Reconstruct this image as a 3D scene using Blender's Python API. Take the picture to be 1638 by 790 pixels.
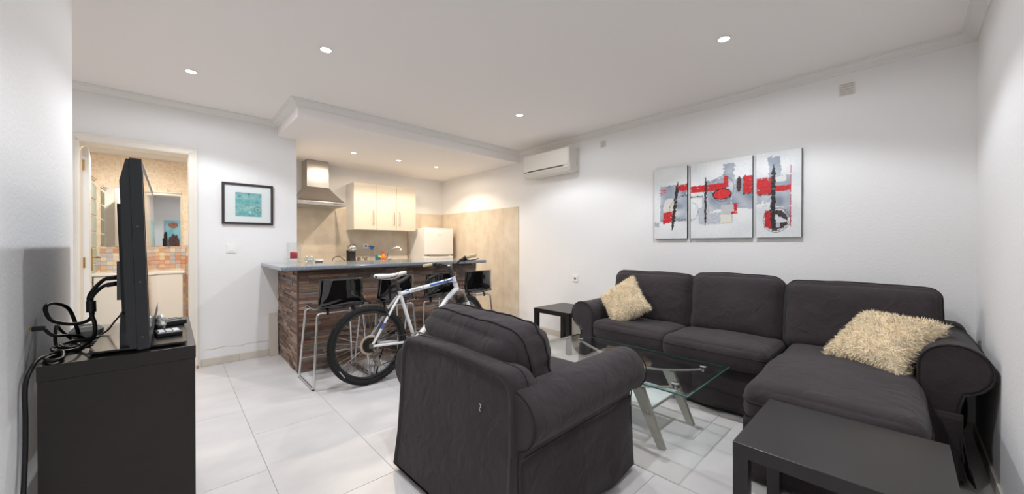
import bpy, bmesh, math, random
from mathutils import Vector, Matrix, noise
random.seed(7)
PI = math.pi
scene = bpy.context.scene
for o in list(bpy.data.objects):
    bpy.data.objects.remove(o)
C = scene.collection

# ------------------------------------------------------------------ camera
cam_d = bpy.data.cameras.new('camera')
cam = bpy.data.objects.new('camera', cam_d)
C.objects.link(cam)
cam.location = (0, 0, 1.18)
cam.rotation_euler = (math.radians(90 - 0.3), 0, math.radians(-43.0))
cam_d.sensor_width = 36
cam_d.lens = 36 * 584 / 1638
cam_d.clip_start = 0.02
scene.camera = cam

# ------------------------------------------------------------------ world / exposure
w = bpy.data.worlds.new('world')
scene.world = w
w.use_nodes = True
w.node_tree.nodes['Background'].inputs[0].default_value = (0.8, 0.85, 1, 1)
w.node_tree.nodes['Background'].inputs[1].default_value = 0.05
vs = scene.view_settings
vs.view_transform = 'Standard'
vs.look = 'None'
vs.exposure = 0.0
scene.cycles.max_bounces = 16
scene.cycles.diffuse_bounces = 8
scene.cycles.transparent_max_bounces = 20
vs.gamma = 1.0
vs.use_curve_mapping = False
SPOT_W = 52.0
FILL = 0.24  # strength of the added fill beam relative to the spot
SPOT_COL = (0.94, 0.98, 1.04)
KIT_W = 45.0
KIT_COL = (1.0, 0.84, 0.65)
BATH_W = 62.0
BATH_COL = (1.0, 0.90, 0.78)

# ------------------------------------------------------------------ helpers
def lin(c):
    if isinstance(c, str):
        c = c.lstrip('#')
        c = tuple(int(c[i:i + 2], 16) / 255 for i in (0, 2, 4))
    return tuple((v / 12.92 if v <= 0.04045 else ((v + 0.055) / 1.055) ** 2.4) for v in c)

MATS = {}
def mat(name, col='#ffffff', rough=0.5, metal=0.0, bump=0.0, bscale=80.0, var=0.0, vscale=6.0, col2=None,
        coat=0.0, spec=0.5, emit=0.0, stretch=None, detail=3.0, sheen=0.0, aniso=0.0):
    if name in MATS:
        return MATS[name]
    m = bpy.data.materials.new(name)
    m.use_nodes = True
    nt = m.node_tree
    b = nt.nodes['Principled BSDF']
    base = lin(col)
    b.inputs['Base Color'].default_value = (*base, 1)
    b.inputs['Roughness'].default_value = rough
    b.inputs['Metallic'].default_value = metal
    b.inputs['Specular IOR Level'].default_value = spec
    if coat:
        b.inputs['Coat Weight'].default_value = coat
        b.inputs['Coat Roughness'].default_value = 0.05
    if sheen:
        b.inputs['Sheen Weight'].default_value = sheen
        b.inputs['Sheen Roughness'].default_value = 0.5
    if emit:
        b.inputs['Emission Color'].default_value = (*base, 1)
        b.inputs['Emission Strength'].default_value = emit
    tc = nt.nodes.new('ShaderNodeTexCoord')
    mp = nt.nodes.new('ShaderNodeMapping')
    nt.links.new(tc.outputs['Object'], mp.inputs['Vector'])
    if stretch:
        mp.inputs['Scale'].default_value = stretch
    if var > 0 or col2:
        n = nt.nodes.new('ShaderNodeTexNoise')
        n.inputs['Scale'].default_value = vscale
        n.inputs['Detail'].default_value = 5
        nt.links.new(mp.outputs['Vector'], n.inputs['Vector'])
        r = nt.nodes.new('ShaderNodeValToRGB')
        r.color_ramp.elements[0].position = 0.33
        r.color_ramp.elements[1].position = 0.67
        c2 = lin(col2) if col2 else tuple(min(1, v * (1 + var)) for v in base)
        c1 = base if col2 else tuple(v * (1 - var) for v in base)
        r.color_ramp.elements[0].color = (*c1, 1)
        r.color_ramp.elements[1].color = (*c2, 1)
        nt.links.new(n.outputs['Fac'], r.inputs['Fac'])
        nt.links.new(r.outputs['Color'], b.inputs['Base Color'])
    if bump > 0:
        n2 = nt.nodes.new('ShaderNodeTexNoise')
        n2.inputs['Scale'].default_value = bscale
        n2.inputs['Detail'].default_value = detail
        nt.links.new(mp.outputs['Vector'], n2.inputs['Vector'])
        bp = nt.nodes.new('ShaderNodeBump')
        bp.inputs['Strength'].default_value = bump
        bp.inputs['Distance'].default_value = 0.004
        nt.links.new(n2.outputs['Fac'], bp.inputs['Height'])
        nt.links.new(bp.outputs['Normal'], b.inputs['Normal'])
    MATS[name] = m
    return m

def mat_glass(name, tint, fres=1.5, gloss_rough=0.0, frost=0.0):
    """thin clear pane: tinted pass-through plus Fresnel reflection"""
    if name in MATS:
        return MATS[name]
    m = bpy.data.materials.new(name)
    m.use_nodes = True
    nt = m.node_tree
    for n in list(nt.nodes):
        nt.nodes.remove(n)
    out = nt.nodes.new('ShaderNodeOutputMaterial')
    tr = nt.nodes.new('ShaderNodeBsdfTransparent')
    tr.inputs[0].default_value = (*tint, 1)
    gl = nt.nodes.new('ShaderNodeBsdfGlossy')
    gl.inputs['Roughness'].default_value = gloss_rough
    fr = nt.nodes.new('ShaderNodeFresnel')
    geo = nt.nodes.new('ShaderNodeNewGeometry')
    mi = nt.nodes.new('ShaderNodeMapRange')
    mi.inputs['To Min'].default_value = fres
    mi.inputs['To Max'].default_value = 1 / fres
    nt.links.new(geo.outputs['Backfacing'], mi.inputs['Value'])
    nt.links.new(mi.outputs[0], fr.inputs[0])
    mx = nt.nodes.new('ShaderNodeMixShader')
    nt.links.new(fr.outputs[0], mx.inputs[0])
    nt.links.new(tr.outputs[0], mx.inputs[1])
    nt.links.new(gl.outputs[0], mx.inputs[2])
    last = mx
    if frost:
        df = nt.nodes.new('ShaderNodeBsdfDiffuse')
        df.inputs[0].default_value = (0.80, 0.84, 0.83, 1)
        m2 = nt.nodes.new('ShaderNodeMixShader')
        m2.inputs[0].default_value = frost
        nt.links.new(mx.outputs[0], m2.inputs[1])
        nt.links.new(df.outputs[0], m2.inputs[2])
        last = m2
    nt.links.new(last.outputs[0], out.inputs[0])
    MATS[name] = m
    return m

def mat_ramp(name, cols, source='object', rough=0.6, bump=0.5, streak=(6, 60, 60)):
    """each separate piece takes a colour of its own from the ramp; streaky grain on top"""
    if name in MATS:
        return MATS[name]
    m = bpy.data.materials.new(name)
    m.use_nodes = True
    nt = m.node_tree
    b = nt.nodes['Principled BSDF']
    b.inputs['Roughness'].default_value = rough
    if source == 'object':
        src = nt.nodes.new('ShaderNodeObjectInfo').outputs['Random']
    else:
        src = nt.nodes.new('ShaderNodeNewGeometry').outputs['Random Per Island']
    r = nt.nodes.new('ShaderNodeValToRGB')
    r.color_ramp.interpolation = 'CONSTANT'
    while len(r.color_ramp.elements) < len(cols):
        r.color_ramp.elements.new(0.5)
    for i, c in enumerate(cols):
        r.color_ramp.elements[i].position = i / len(cols)
        r.color_ramp.elements[i].color = (*lin(c), 1)
    nt.links.new(src, r.inputs['Fac'])
    geo = nt.nodes.new('ShaderNodeNewGeometry')
    mp = nt.nodes.new('ShaderNodeMapping')
    mp.inputs['Scale'].default_value = streak
    nt.links.new(geo.outputs['Position'], mp.inputs['Vector'])
    n = nt.nodes.new('ShaderNodeTexNoise')
    n.inputs['Scale'].default_value = 1.0
    n.inputs['Detail'].default_value = 4
    nt.links.new(mp.outputs['Vector'], n.inputs['Vector'])
    mr = nt.nodes.new('ShaderNodeMapRange')
    mr.inputs['From Min'].default_value = 0.3
    mr.inputs['From Max'].default_value = 0.7
    mr.inputs['To Min'].default_value = 0.55
    mr.inputs['To Max'].default_value = 1.4
    nt.links.new(n.outputs['Fac'], mr.inputs['Value'])
    mx = nt.nodes.new('ShaderNodeVectorMath')
    mx.operation = 'SCALE'
    nt.links.new(r.outputs['Color'], mx.inputs[0])
    nt.links.new(mr.outputs[0], mx.inputs['Scale'])
    nt.links.new(mx.outputs[0], b.inputs['Base Color'])
    if bump:
        bp = nt.nodes.new('ShaderNodeBump')
        bp.inputs['Strength'].default_value = bump
        bp.inputs['Distance'].default_value = 0.006
        nt.links.new(n.outputs['Fac'], bp.inputs['Height'])
        nt.links.new(bp.outputs['Normal'], b.inputs['Normal'])
    MATS[name] = m
    return m

def mat_vcol(name, rough=0.6, bump=0.2, bscale=120):
    if name in MATS:
        return MATS[name]
    m = mat(name, '#ffffff', rough, bump=bump, bscale=bscale)
    nt = m.node_tree
    a = nt.nodes.new('ShaderNodeAttribute')
    a.attribute_name = 'paint'
    nt.links.new(a.outputs['Color'], nt.nodes['Principled BSDF'].inputs['Base Color'])
    return m

def mat_mosaic(name, cols, size, grout, axes='xz', rough=0.35):
    """tiny mosaic too small to pick apart: colour per cell, recessed joints"""
    if name in MATS:
        return MATS[name]
    m = mat(name, '#ffffff', rough)
    nt = m.node_tree
    b = nt.nodes['Principled BSDF']
    geo = nt.nodes.new('ShaderNodeNewGeometry')
    sep = nt.nodes.new('ShaderNodeSeparateXYZ')
    nt.links.new(geo.outputs['Position'], sep.inputs[0])
    cmb = nt.nodes.new('ShaderNodeCombineXYZ')
    for k, ax in enumerate(axes):
        d = nt.nodes.new('ShaderNodeMath')
        d.operation = 'DIVIDE'
        d.inputs[1].default_value = size
        nt.links.new(sep.outputs['xyz'.index(ax)], d.inputs[0])
        nt.links.new(d.outputs[0], cmb.inputs[k])
    fl = nt.nodes.new('ShaderNodeVectorMath')
    fl.operation = 'FLOOR'
    nt.links.new(cmb.outputs[0], fl.inputs[0])
    wn = nt.nodes.new('ShaderNodeTexWhiteNoise')
    wn.noise_dimensions = '3D'
    nt.links.new(fl.outputs[0], wn.inputs['Vector'])
    r = nt.nodes.new('ShaderNodeValToRGB')
    r.color_ramp.interpolation = 'CONSTANT'
    while len(r.color_ramp.elements) < len(cols):
        r.color_ramp.elements.new(0.5)
    for i, c in enumerate(cols):
        r.color_ramp.elements[i].position = i / len(cols)
        r.color_ramp.elements[i].color = (*lin(c), 1)
    nt.links.new(wn.outputs['Value'], r.inputs['Fac'])
    fr = nt.nodes.new('ShaderNodeVectorMath')
    fr.operation = 'FRACTION'
    nt.links.new(cmb.outputs[0], fr.inputs[0])
    sp = nt.nodes.new('ShaderNodeSeparateXYZ')
    nt.links.new(fr.outputs[0], sp.inputs[0])
    mn = nt.nodes.new('ShaderNodeMath')
    mn.operation = 'MINIMUM'
    nt.links.new(sp.outputs[0], mn.inputs[0])
    nt.links.new(sp.outputs[1], mn.inputs[1])
    gt = nt.nodes.new('ShaderNodeMath')
    gt.operation = 'GREATER_THAN'
    gt.inputs[1].default_value = 0.1
    nt.links.new(mn.outputs[0], gt.inputs[0])
    mx = nt.nodes.new('ShaderNodeMix')
    mx.data_type = 'RGBA'
    nt.links.new(gt.outputs[0], mx.inputs['Factor'])
    mx.inputs[6].default_value = (*lin(grout), 1)
    nt.links.new(r.outputs['Color'], mx.inputs[7])
    nt.links.new(mx.outputs[2], b.inputs['Base Color'])
    bp = nt.nodes.new('ShaderNodeBump')
    bp.inputs['Strength'].default_value = 0.3
    bp.inputs['Distance'].default_value = 0.002
    nt.links.new(gt.outputs[0], bp.inputs['Height'])
    nt.links.new(bp.outputs['Normal'], b.inputs['Normal'])
    return m

ORG = {}
class MB:
    def __init__(s):
        s.v = []
        s.f = []
        s.sm = []
    def add(s, vs_, fs, smooth=False, M=None):
        k = len(s.v)
        for p in vs_:
            p = Vector(p)
            s.v.append(M @ p if M is not None else p)
        for f in fs:
            s.f.append(tuple(i + k for i in f))
            s.sm.append(smooth)
        return s
    def box(s, x0, x1, y0, y1, z0, z1, bev=0.0, M=None):
        if bev <= 0:
            vv = [(x, y, z) for z in (z0, z1) for y in (y0, y1) for x in (x0, x1)]
            ff = [(0, 2, 3, 1), (4, 5, 7, 6), (0, 1, 5, 4), (2, 6, 7, 3), (0, 4, 6, 2), (1, 3, 7, 5)]
            return s.add(vv, ff, False, M)
        bm = bmesh.new()
        bmesh.ops.create_cube(bm, size=1)
        for q in bm.verts:
            q.co = Vector(((x0 + x1) / 2 + q.co.x * (x1 - x0), (y0 + y1) / 2 + q.co.y * (y1 - y0), (z0 + z1) / 2 + q.co.z * (z1 - z0)))
        bmesh.ops.bevel(bm, geom=list(bm.edges), offset=bev, segments=2, profile=0.6, affect='EDGES')
        bm.verts.index_update()
        s.add([q.co.copy() for q in bm.verts], [[q.index for q in f.verts] for f in bm.faces], False, M)
        bm.free()
        return s
    def tube(s, pts, r, n=10, closed=False, caps=True, M=None, smooth=True):
        pts = [Vector(p) for p in pts]
        N = len(pts)
        rr = r if isinstance(r, (list, tuple)) else [r] * N
        tang = []
        for i in range(N):
            if closed:
                t = pts[(i + 1) % N] - pts[i - 1]
            else:
                t = pts[min(i + 1, N - 1)] - pts[max(i - 1, 0)]
            if t.length < 1e-9:
                t = Vector((0, 0, 1))
            tang.append(t.normalized())
        up = Vector((0, 0, 1)) if abs(tang[0].z) < 0.9 else Vector((1, 0, 0))
        nrm = tang[0].cross(up).normalized()
        vv, ff = [], []
        for i in range(N):
            if i:
                nrm = nrm - tang[i] * nrm.dot(tang[i])
                if nrm.length < 1e-6:
                    nrm = tang[i].orthogonal()
                nrm.normalize()
            bn = tang[i].cross(nrm)
            for k in range(n):
                a = 2 * PI * k / n
                vv.append(pts[i] + (nrm * math.cos(a) + bn * math.sin(a)) * rr[i])
        R = N if closed else N - 1
        for i in range(R):
            j = (i + 1) % N
            for k in range(n):
                ff.append((i * n + k, i * n + (k + 1) % n, j * n + (k + 1) % n, j * n + k))
        s.add(vv, ff, smooth, M)
        if caps and not closed:
            s.add(vv[:n], [tuple(range(n))[::-1]], False, M)
            s.add(vv[-n:], [tuple(range(n))], False, M)
        return s
    def lathe(s, prof, n=24, M=None, smooth=True, cap0=True, cap1=True):
        vv, ff = [], []
        for (r, z) in prof:
            for k in range(n):
                a = 2 * PI * k / n
                vv.append((r * math.cos(a), r * math.sin(a), z))
        for i in range(len(prof) - 1):
            for k in range(n):
                ff.append((i * n + k, i * n + (k + 1) % n, (i + 1) * n + (k + 1) % n, (i + 1) * n + k))
        s.add(vv, ff, smooth, M)
        if cap0 and prof[0][0] > 1e-5:
            s.add(vv[:n], [tuple(range(n))[::-1]], False, M)
        if cap1 and prof[-1][0] > 1e-5:
            s.add(vv[-n:], [tuple(range(n))], False, M)
        return s
    def prism(s, poly, d0, d1, fn, smooth=False, caps=True):
        """poly 2-D, extruded from d0 to d1; fn(a,b,d)->xyz"""
        n = len(poly)
        vv = [fn(a, b, d0) for a, b in poly] + [fn(a, b, d1) for a, b in poly]
        s.add(vv, [(i, (i + 1) % n, n + (i + 1) % n, n + i) for i in range(n)], smooth)
        if caps:
            s.add(vv[:n], [tuple(range(n))[::-1]])
            s.add(vv[n:], [tuple(range(n))])
        return s
    def loft(s, sections, smooth=True, caps=True, closed_prof=True):
        n = len(sections[0])
        vv = [p for sec in sections for p in sec]
        ff = []
        for i in range(len(sections) - 1):
            for k in range(n if closed_prof else n - 1):
                ff.append((i * n + k, i * n + (k + 1) % n, (i + 1) * n + (k + 1) % n, (i + 1) * n + k))
        s.add(vv, ff, smooth)
        if caps:
            s.add(sections[0], [tuple(range(n))[::-1]], smooth)
            s.add(sections[-1], [tuple(range(n))], smooth)
        return s
    def mesh(s, name, weld=False):
        me = bpy.data.meshes.new(name)
        me.from_pydata([tuple(p) for p in s.v], [], s.f)
        me.polygons.foreach_set('use_smooth', s.sm)
        bm = bmesh.new()
        bm.from_mesh(me)
        if weld:
            bmesh.ops.remove_doubles(bm, verts=bm.verts, dist=1e-5)
        bmesh.ops.recalc_face_normals(bm, faces=bm.faces)
        bm.to_mesh(me)
        bm.free()
        me.update()
        return me
    def build(s, name, m, parent=None, world=True, weld=False):
        if parent is not None and world:
            o = ORG.get(parent.name, Vector((0, 0, 0)))
            s.v = [p - o for p in s.v]
        me = s.mesh(name, weld)
        return link(name, me, m, parent)

def link(name, me, m, parent=None):
    if m is not None and not me.materials:
        me.materials.append(m)
    o = bpy.data.objects.new(name, me)
    C.objects.link(o)
    if parent is not None:
        o.parent = parent
        ORG[o.name] = ORG.get(parent.name, Vector((0, 0, 0)))
    else:
        ORG[o.name] = Vector((0, 0, 0))
    return o

def tag(o, label, cat, group=None):
    o['label'] = label
    o['category'] = cat
    if group:
        o['group'] = group
    return o

def thing(name, label, cat, loc=(0, 0, 0), rotz=0.0, group=None):
    o = bpy.data.objects.new(name, None)
    o.empty_display_size = 0.1
    C.objects.link(o)
    o.location = loc
    o.rotation_euler = (0, 0, rotz)
    ORG[o.name] = Vector(loc)
    return tag(o, label, cat, group)

def struct(o):
    o['kind'] = 'structure'
    return o

def copy_tree(o, parent=None):
    c = o.copy()
    C.objects.link(c)
    c.parent = parent
    for ch in list(o.children):
        copy_tree(ch, c)
    return c

def bez(pts, n=8, closed=False):
    """Catmull-Rom through the points"""
    pts = [Vector(p) for p in pts]
    N = len(pts)
    out = []
    R = N if closed else N - 1
    for i in range(R):
        if closed:
            p0, p1, p2, p3 = pts[i - 1], pts[i], pts[(i + 1) % N], pts[(i + 2) % N]
        else:
            p0, p1, p2, p3 = pts[max(i - 1, 0)], pts[i], pts[i + 1], pts[min(i + 2, N - 1)]
        for k in range(n):
            t = k / n
            out.append(0.5 * ((2 * p1) + (p2 - p0) * t + (2 * p0 - 5 * p1 + 4 * p2 - p3) * t * t + (3 * p1 - p0 - 3 * p2 + p3) * t ** 3))
    if not closed:
        out.append(pts[-1])
    return out

def fillet(pts, r, n=5):
    pts = [Vector(p) for p in pts]
    out = [pts[0]]
    for i in range(1, len(pts) - 1):
        a, b, c = pts[i - 1], pts[i], pts[i + 1]
        d0 = (a - b).normalized()
        d1 = (c - b).normalized()
        rr = min(r, (a - b).length * 0.45, (c - b).length * 0.45)
        p0, p1 = b + d0 * rr, b + d1 * rr
        for k in range(n + 1):
            t = k / n
            out.append(p0 * (1 - t) ** 2 + b * 2 * t * (1 - t) + p1 * t * t)
    out.append(pts[-1])
    return out

class Soft:
    """soft upholstered block: rounded box that bulges and wrinkles"""
    def __init__(s, size, r, puff=(0, 0, 0), amp=0.004, freq=5.0, seed=0, M=None, sag=None, stretch=(1, 1, 1)):
        s.h = Vector(size) / 2
        s.r = min(r, min(s.h) * 0.98)
        s.puff, s.amp, s.freq, s.seed, s.M, s.sag, s.st = puff, amp, freq, seed, M, sag, stretch
    def at(s, p, off=0.0):
        h, r = s.h, s.r
        inner = Vector([max(-(h[i] - r), min(h[i] - r, p[i])) for i in range(3)])
        d = p - inner
        d = d.normalized() if d.length > 1e-9 else Vector((0, 0, 1))
        q = inner + d * (r + off)
        u = [max(0.0, 1 - (p[i] / h[i]) ** 2) for i in range(3)]
        for i in range(3):
            j, k = (i + 1) % 3, (i + 2) % 3
            q[i] += s.puff[i] * (p[i] / h[i]) * (u[j] * u[k]) ** 0.6
        nv = Vector((q.x * s.freq * s.st[0] + s.seed * 7.1, q.y * s.freq * s.st[1] + s.seed * 3.3, q.z * s.freq * s.st[2]))
        q = q + d * s.amp * (noise.noise(nv) + 0.6 * noise.noise(nv * 2.7))
        if s.sag:
            q = s.sag(q)
        return s.M @ q if s.M is not None else q
    def samples(s, i, n):
        h, r = s.h[i], s.r
        e = [-h, -h + r * 0.12, -h + r * 0.3, -h + r * 0.6, -h + r]
        mid = [-h + r + (2 * h - 2 * r) * k / n for k in range(1, n)]
        return e + mid + [-q for q in reversed(e)]
    def mb(s, n=(10, 10, 6), mbx=None):
        mbx = mbx or MB()
        S = [s.samples(i, n[i]) for i in range(3)]
        idx, vv, ff = {}, [], []
        def vid(p):
            key = tuple(round(c, 5) for c in p)
            if key not in idx:
                idx[key] = len(vv)
                vv.append(s.at(Vector(p)))
            return idx[key]
        for ax in range(3):
            a, b = (ax + 1) % 3, (ax + 2) % 3
            for sg in (-1, 1):
                for i in range(len(S[a]) - 1):
                    for j in range(len(S[b]) - 1):
                        quad = []
                        for (ii, jj) in ((i, j), (i + 1, j), (i + 1, j + 1), (i, j + 1)):
                            p = [0, 0, 0]
                            p[ax] = sg * s.h[ax]
                            p[a] = S[a][ii]
                            p[b] = S[b][jj]
                            quad.append(vid(p))
                        ff.append(tuple(quad if sg > 0 else quad[::-1]))
        mbx.add(vv, ff, True)
        return mbx
    def seam(s, ax, val, rad=0.005, n=20, mbx=None, off=0.002):
        """piping around the block at coordinate val along axis ax"""
        a, b = (ax + 1) % 3, (ax + 2) % 3
        A = s.samples(a, n)
        B = s.samples(b, n)
        pts = []
        def put(x, y):
            p = [0, 0, 0]
            p[ax] = val
            p[a] = x
            p[b] = y
            pts.append(s.at(Vector(p), off))
        for x in A[:-1]:
            put(x, -s.h[b])
        for y in B[:-1]:
            put(s.h[a], y)
        for x in reversed(A[1:]):
            put(x, s.h[b])
        for y in reversed(B[1:]):
            put(-s.h[a], y)
        mbx = mbx or MB()
        cl = []
        for p in pts:
            if not cl or (p - cl[-1]).length > 0.004:
                cl.append(p)
        mbx.tube(cl, rad, 6, closed=True)
        return mbx

def T(x, y, z, rz=0, rx=0, ry=0):
    return Matrix.Translation((x, y, z)) @ Matrix.Rotation(rz, 4, 'Z') @ Matrix.Rotation(ry, 4, 'Y') @ Matrix.Rotation(rx, 4, 'X')

def text_mesh(body, size, extrude=0.0006):
    cu = bpy.data.curves.new('lettering', 'FONT')
    cu.body = body
    cu.size = size
    cu.extrude = extrude
    cu.align_x = 'CENTER'
    cu.align_y = 'CENTER'
    cu.resolution_u = 2
    o = bpy.data.objects.new('lettering', cu)
    C.objects.link(o)
    dg = bpy.context.evaluated_depsgraph_get()
    me = bpy.data.meshes.new_from_object(o.evaluated_get(dg))
    bpy.data.objects.remove(o)
    bpy.data.curves.remove(cu)
    return me

# ------------------------------------------------------------------ materials
m_wall = mat('white_plaster', '#ecebea', 0.85, bump=0.35, bscale=70, detail=4, spec=0.2)
m_ceil = mat('ceiling_paint', '#f3efed', 0.9, spec=0.1)
m_trim = mat('trim_white', '#e8e6e3', 0.6, spec=0.3)
m_frame = mat('door_cream', '#e9e2d6', 0.45, spec=0.4)
m_tile = mat('porcelain_floor', '#d3d0cf', 0.32, var=0.06, vscale=2.2, stretch=(1, 2.5, 1), spec=0.45, bump=0.02, bscale=30)
m_grout = mat('floor_grout', '#a9a5a0', 0.9)
m_skirt = mat('baseboard_tile', '#cfc7ba', 0.45, var=0.05, vscale=6)
m_fabric = mat('charcoal_cotton', '#3b3537', 0.92, bump=0.45, bscale=420, var=0.14, vscale=3.0, sheen=0.10, spec=0.15)
def add_folds(m, scale=9.0, dist=.02, strength=.55):
    nt = m.node_tree
    b = nt.nodes['Principled BSDF']
    tc = nt.nodes.new('ShaderNodeTexCoord')
    n = nt.nodes.new('ShaderNodeTexNoise')
    n.inputs['Scale'].default_value = scale
    n.inputs['Detail'].default_value = 2.5
    n.inputs['Distortion'].default_value = 1.2
    nt.links.new(tc.outputs['Object'], n.inputs['Vector'])
    bp_ = nt.nodes.new('ShaderNodeBump')
    bp_.inputs['Strength'].default_value = strength
    bp_.inputs['Distance'].default_value = dist
    nt.links.new(n.outputs['Fac'], bp_.inputs['Height'])
    old = b.inputs['Normal'].links[0].from_node if b.inputs['Normal'].links else None
    if old:
        nt.links.new(bp_.outputs['Normal'], old.inputs['Normal'])
    else:
        nt.links.new(bp_.outputs['Normal'], b.inputs['Normal'])
add_folds(m_fabric)
m_pipe = mat('charcoal_piping', '#332e30', 0.9, spec=0.15)
m_blackwood = mat('black_brown_foil', '#201b19', 0.36, var=0.12, vscale=14, stretch=(1, 12, 12), spec=0.4, bump=0.05, bscale=60)
m_lack = mat('black_brown_lacquer', '#221f1e', 0.30, var=0.08, vscale=10, stretch=(14, 1, 14), spec=0.45)
m_chrome = mat('chrome', '#d4d4d4', 0.12, 1.0)
m_steel = mat('brushed_steel', '#b9b4ae', 0.28, 1.0, bump=0.1, bscale=40, stretch=(60, 60, 1))
m_satin = mat('satin_nickel', '#b4b2a8', 0.35, 0.35)
m_black = mat('black_plastic', '#1a1a1c', 0.4, spec=0.4)
m_gblack = mat('gloss_black', '#0b0b0c', 0.05, coat=1.0, spec=0.6)
m_rubber = mat('rubber', '#232324', 0.75, var=0.2, vscale=30, spec=0.3)
m_white = mat('white_gloss', '#efeeea', 0.28, spec=0.5)
m_whitem = mat('white_matt', '#e9e7e3', 0.5)
m_cream = mat('cream_laminate', '#c9c0b2', 0.32, spec=0.5)
m_lamp = mat('lamp_glow', '#fffdf8', 0.5, emit=14)
m_lampw = mat('lamp_glow_warm', '#fff0d8', 0.5, emit=12)
m_gold = mat('brass', '#c9a75a', 0.25, 1.0)
m_shag = mat('cream_shag', '#efe1c5', 0.85, var=0.12, vscale=20, spec=0.2)

# ------------------------------------------------------------------ room shell
XW, YB, YR, ZC, ZS, YK, YS = 3.66, 4.63, -0.31, 2.505, 2.355, 5.82, 3.77
XL, YL = -0.352, 2.77

floor = MB().box(-1.9, 3.9, -0.6, 7.0, -0.12, -0.003).build('floor', m_grout)
struct(floor)
# porcelain tiles 485 x 970 laid in half bond along the room
tw, tl, g = 0.485, 0.94, 0.0025
tile_me = MB().box(-tw / 2 + g / 2, tw / 2 - g / 2, -tl / 2 + g / 2, tl / 2 - g / 2, -0.012, 0, 0.0012).mesh('tile')
for i in range(-4, 7):
    xa = 0.367 + i * tw
    off = 2.272 if i % 2 else 1.807
    for k in range(-3, 5):
        ya = off + k * tl
        xc, yc = xa + tw / 2, ya + tl / 2
        if xc - tw / 2 > XW or yc - tl / 2 > YK + .1 or xc + tw / 2 < -1.7 or yc + tl / 2 < YR - .05:
            continue
        if xc + tw / 2 < XL - .2 and yc + tl / 2 < YL:
            continue
        t = link('floor_tile', tile_me, m_tile, floor)
        t.location = (xc, yc, 0)

struct(MB().box(-1.9, XW + .2, YR - .3, YB + .12, ZC, ZC + .1).build('ceiling', m_ceil))
struct(MB().box(-1.9, .9, YB + .12, 6.9, 2.36, 2.46).build('ceiling_bathroom', m_ceil))
struct(MB().box(.846, XW, YS, YK, ZS, ZC - .0005).build('ceiling_soffit', m_ceil))
struct(MB().box(XW, XW + .15, YR - .15, YK + .15, -.05, 2.6).build('wall_sofa', m_wall))
struct(MB().box(XL - .2, XW, YR - .15, YR, -.05, 2.6).build('wall_right', m_wall))
struct(MB().box(XL - .2, XL, YR, YL, -.05, 2.6).build('wall_left', m_wall))
struct(MB().box(-1.85, XL - .2, YL - .15, YL, -.05, 2.6).build('wall_recess', m_wall))
struct(MB().box(-1.85, -1.7, YL, 6.9, -.05, 2.6).build('wall_corridor', m_wall))
mb = MB()
mb.box(-1.7, -.60, YB, YB + .12, -.05, 2.6)
mb.box(.165, 1.026, YB, YB + .12, -.05, 2.6)
mb.box(-.60, .165, YB, YB + .12, 2.075, 2.6)
wb = struct(mb.build('wall_back', m_wall))
struct(MB().box(.90, 1.026, YB + .12, YK, -.05, 2.6).build('wall_kitchen_side', m_wall))
struct(MB().box(.90, XW, YK, YK + .12, -.05, 2.6).build('wall_kitchen', m_wall))

# cornice swept along the ceiling line (mitred)
prof = [(0, -.056), (.009, -.056), (.013, -.046), (.024, -.036), (.040, -.026), (.050, -.016), (.053, -.009), (.066, -.008), (.068, 0), (0, 0)]
path = [(-1.7, YB), (.846, YB), (.846, YS), (XW, YS), (XW, YR), (XL, YR)]
def cornice(path, zc, name, interior):
    secs = []
    for i, p in enumerate(path):
        p = Vector((p[0], p[1]))
        def nrm(a, b):
            d = (Vector(b) - Vector(a)).normalized()
            return Vector((d.y, -d.x)) * interior
        if i == 0:
            n = nrm(path[0], path[1])
        elif i == len(path) - 1:
            n = nrm(path[-2], path[-1])
        else:
            n1, n2 = nrm(path[i - 1], path[i]), nrm(path[i], path[i + 1])
            n = (n1 + n2) / (1 + n1.dot(n2))
        secs.append([(p.x + n.x * a, p.y + n.y * a, zc + b) for a, b in prof])
    return struct(MB().loft(secs, smooth=False).build(name, m_trim))
cornice(path, ZC - .0008, 'trim_1', 1)
cornice([(-1.7, 6.68), (.85, 6.68)], 2.359, 'trim_2', 1)

# baseboards: ceramic pieces
def baseboard(name, p0, p1, nrm, L=.45, h=.072, t=.010):
    p0, p1 = Vector(p0), Vector(p1)
    d = (p1 - p0)
    n = Vector(nrm)
    tot = d.length
    d.normalize()
    base = MB()
    a, b = p0 + n * .002, p1 + n * .002
    base.box(min(p0.x, b.x), max(p0.x, b.x), min(p0.y, b.y), max(p0.y, b.y), 0, h - .003)
    root = struct(base.build(name, m_grout))
    s0 = 0.0
    while s0 < tot - .01:
        s1 = min(tot, s0 + L)
        q0 = p0 + d * (s0 + .001) + n * .002
        q1 = p0 + d * (s1 - .001) + n * (.002 + t)
        MB().box(min(q0.x, q1.x), max(q0.x, q1.x), min(q0.y, q1.y), max(q0.y, q1.y), .001, h, .0015).build('baseboard_tile', m_skirt, root)
        s0 = s1
baseboard('baseboard_back', (.205, YB, 0), (.83, YB, 0), (0, -1, 0), L=.30)
baseboard('baseboard_sofa', (XW, YR, 0), (XW, YS, 0), (-1, 0, 0))
baseboard('baseboard_right', (XL + .02, YR, 0), (XW - .02, YR, 0), (0, 1, 0))
baseboard('baseboard_left', (XL, 0, 0), (XL, YL, 0), (1, 0, 0), t=.006)

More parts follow.
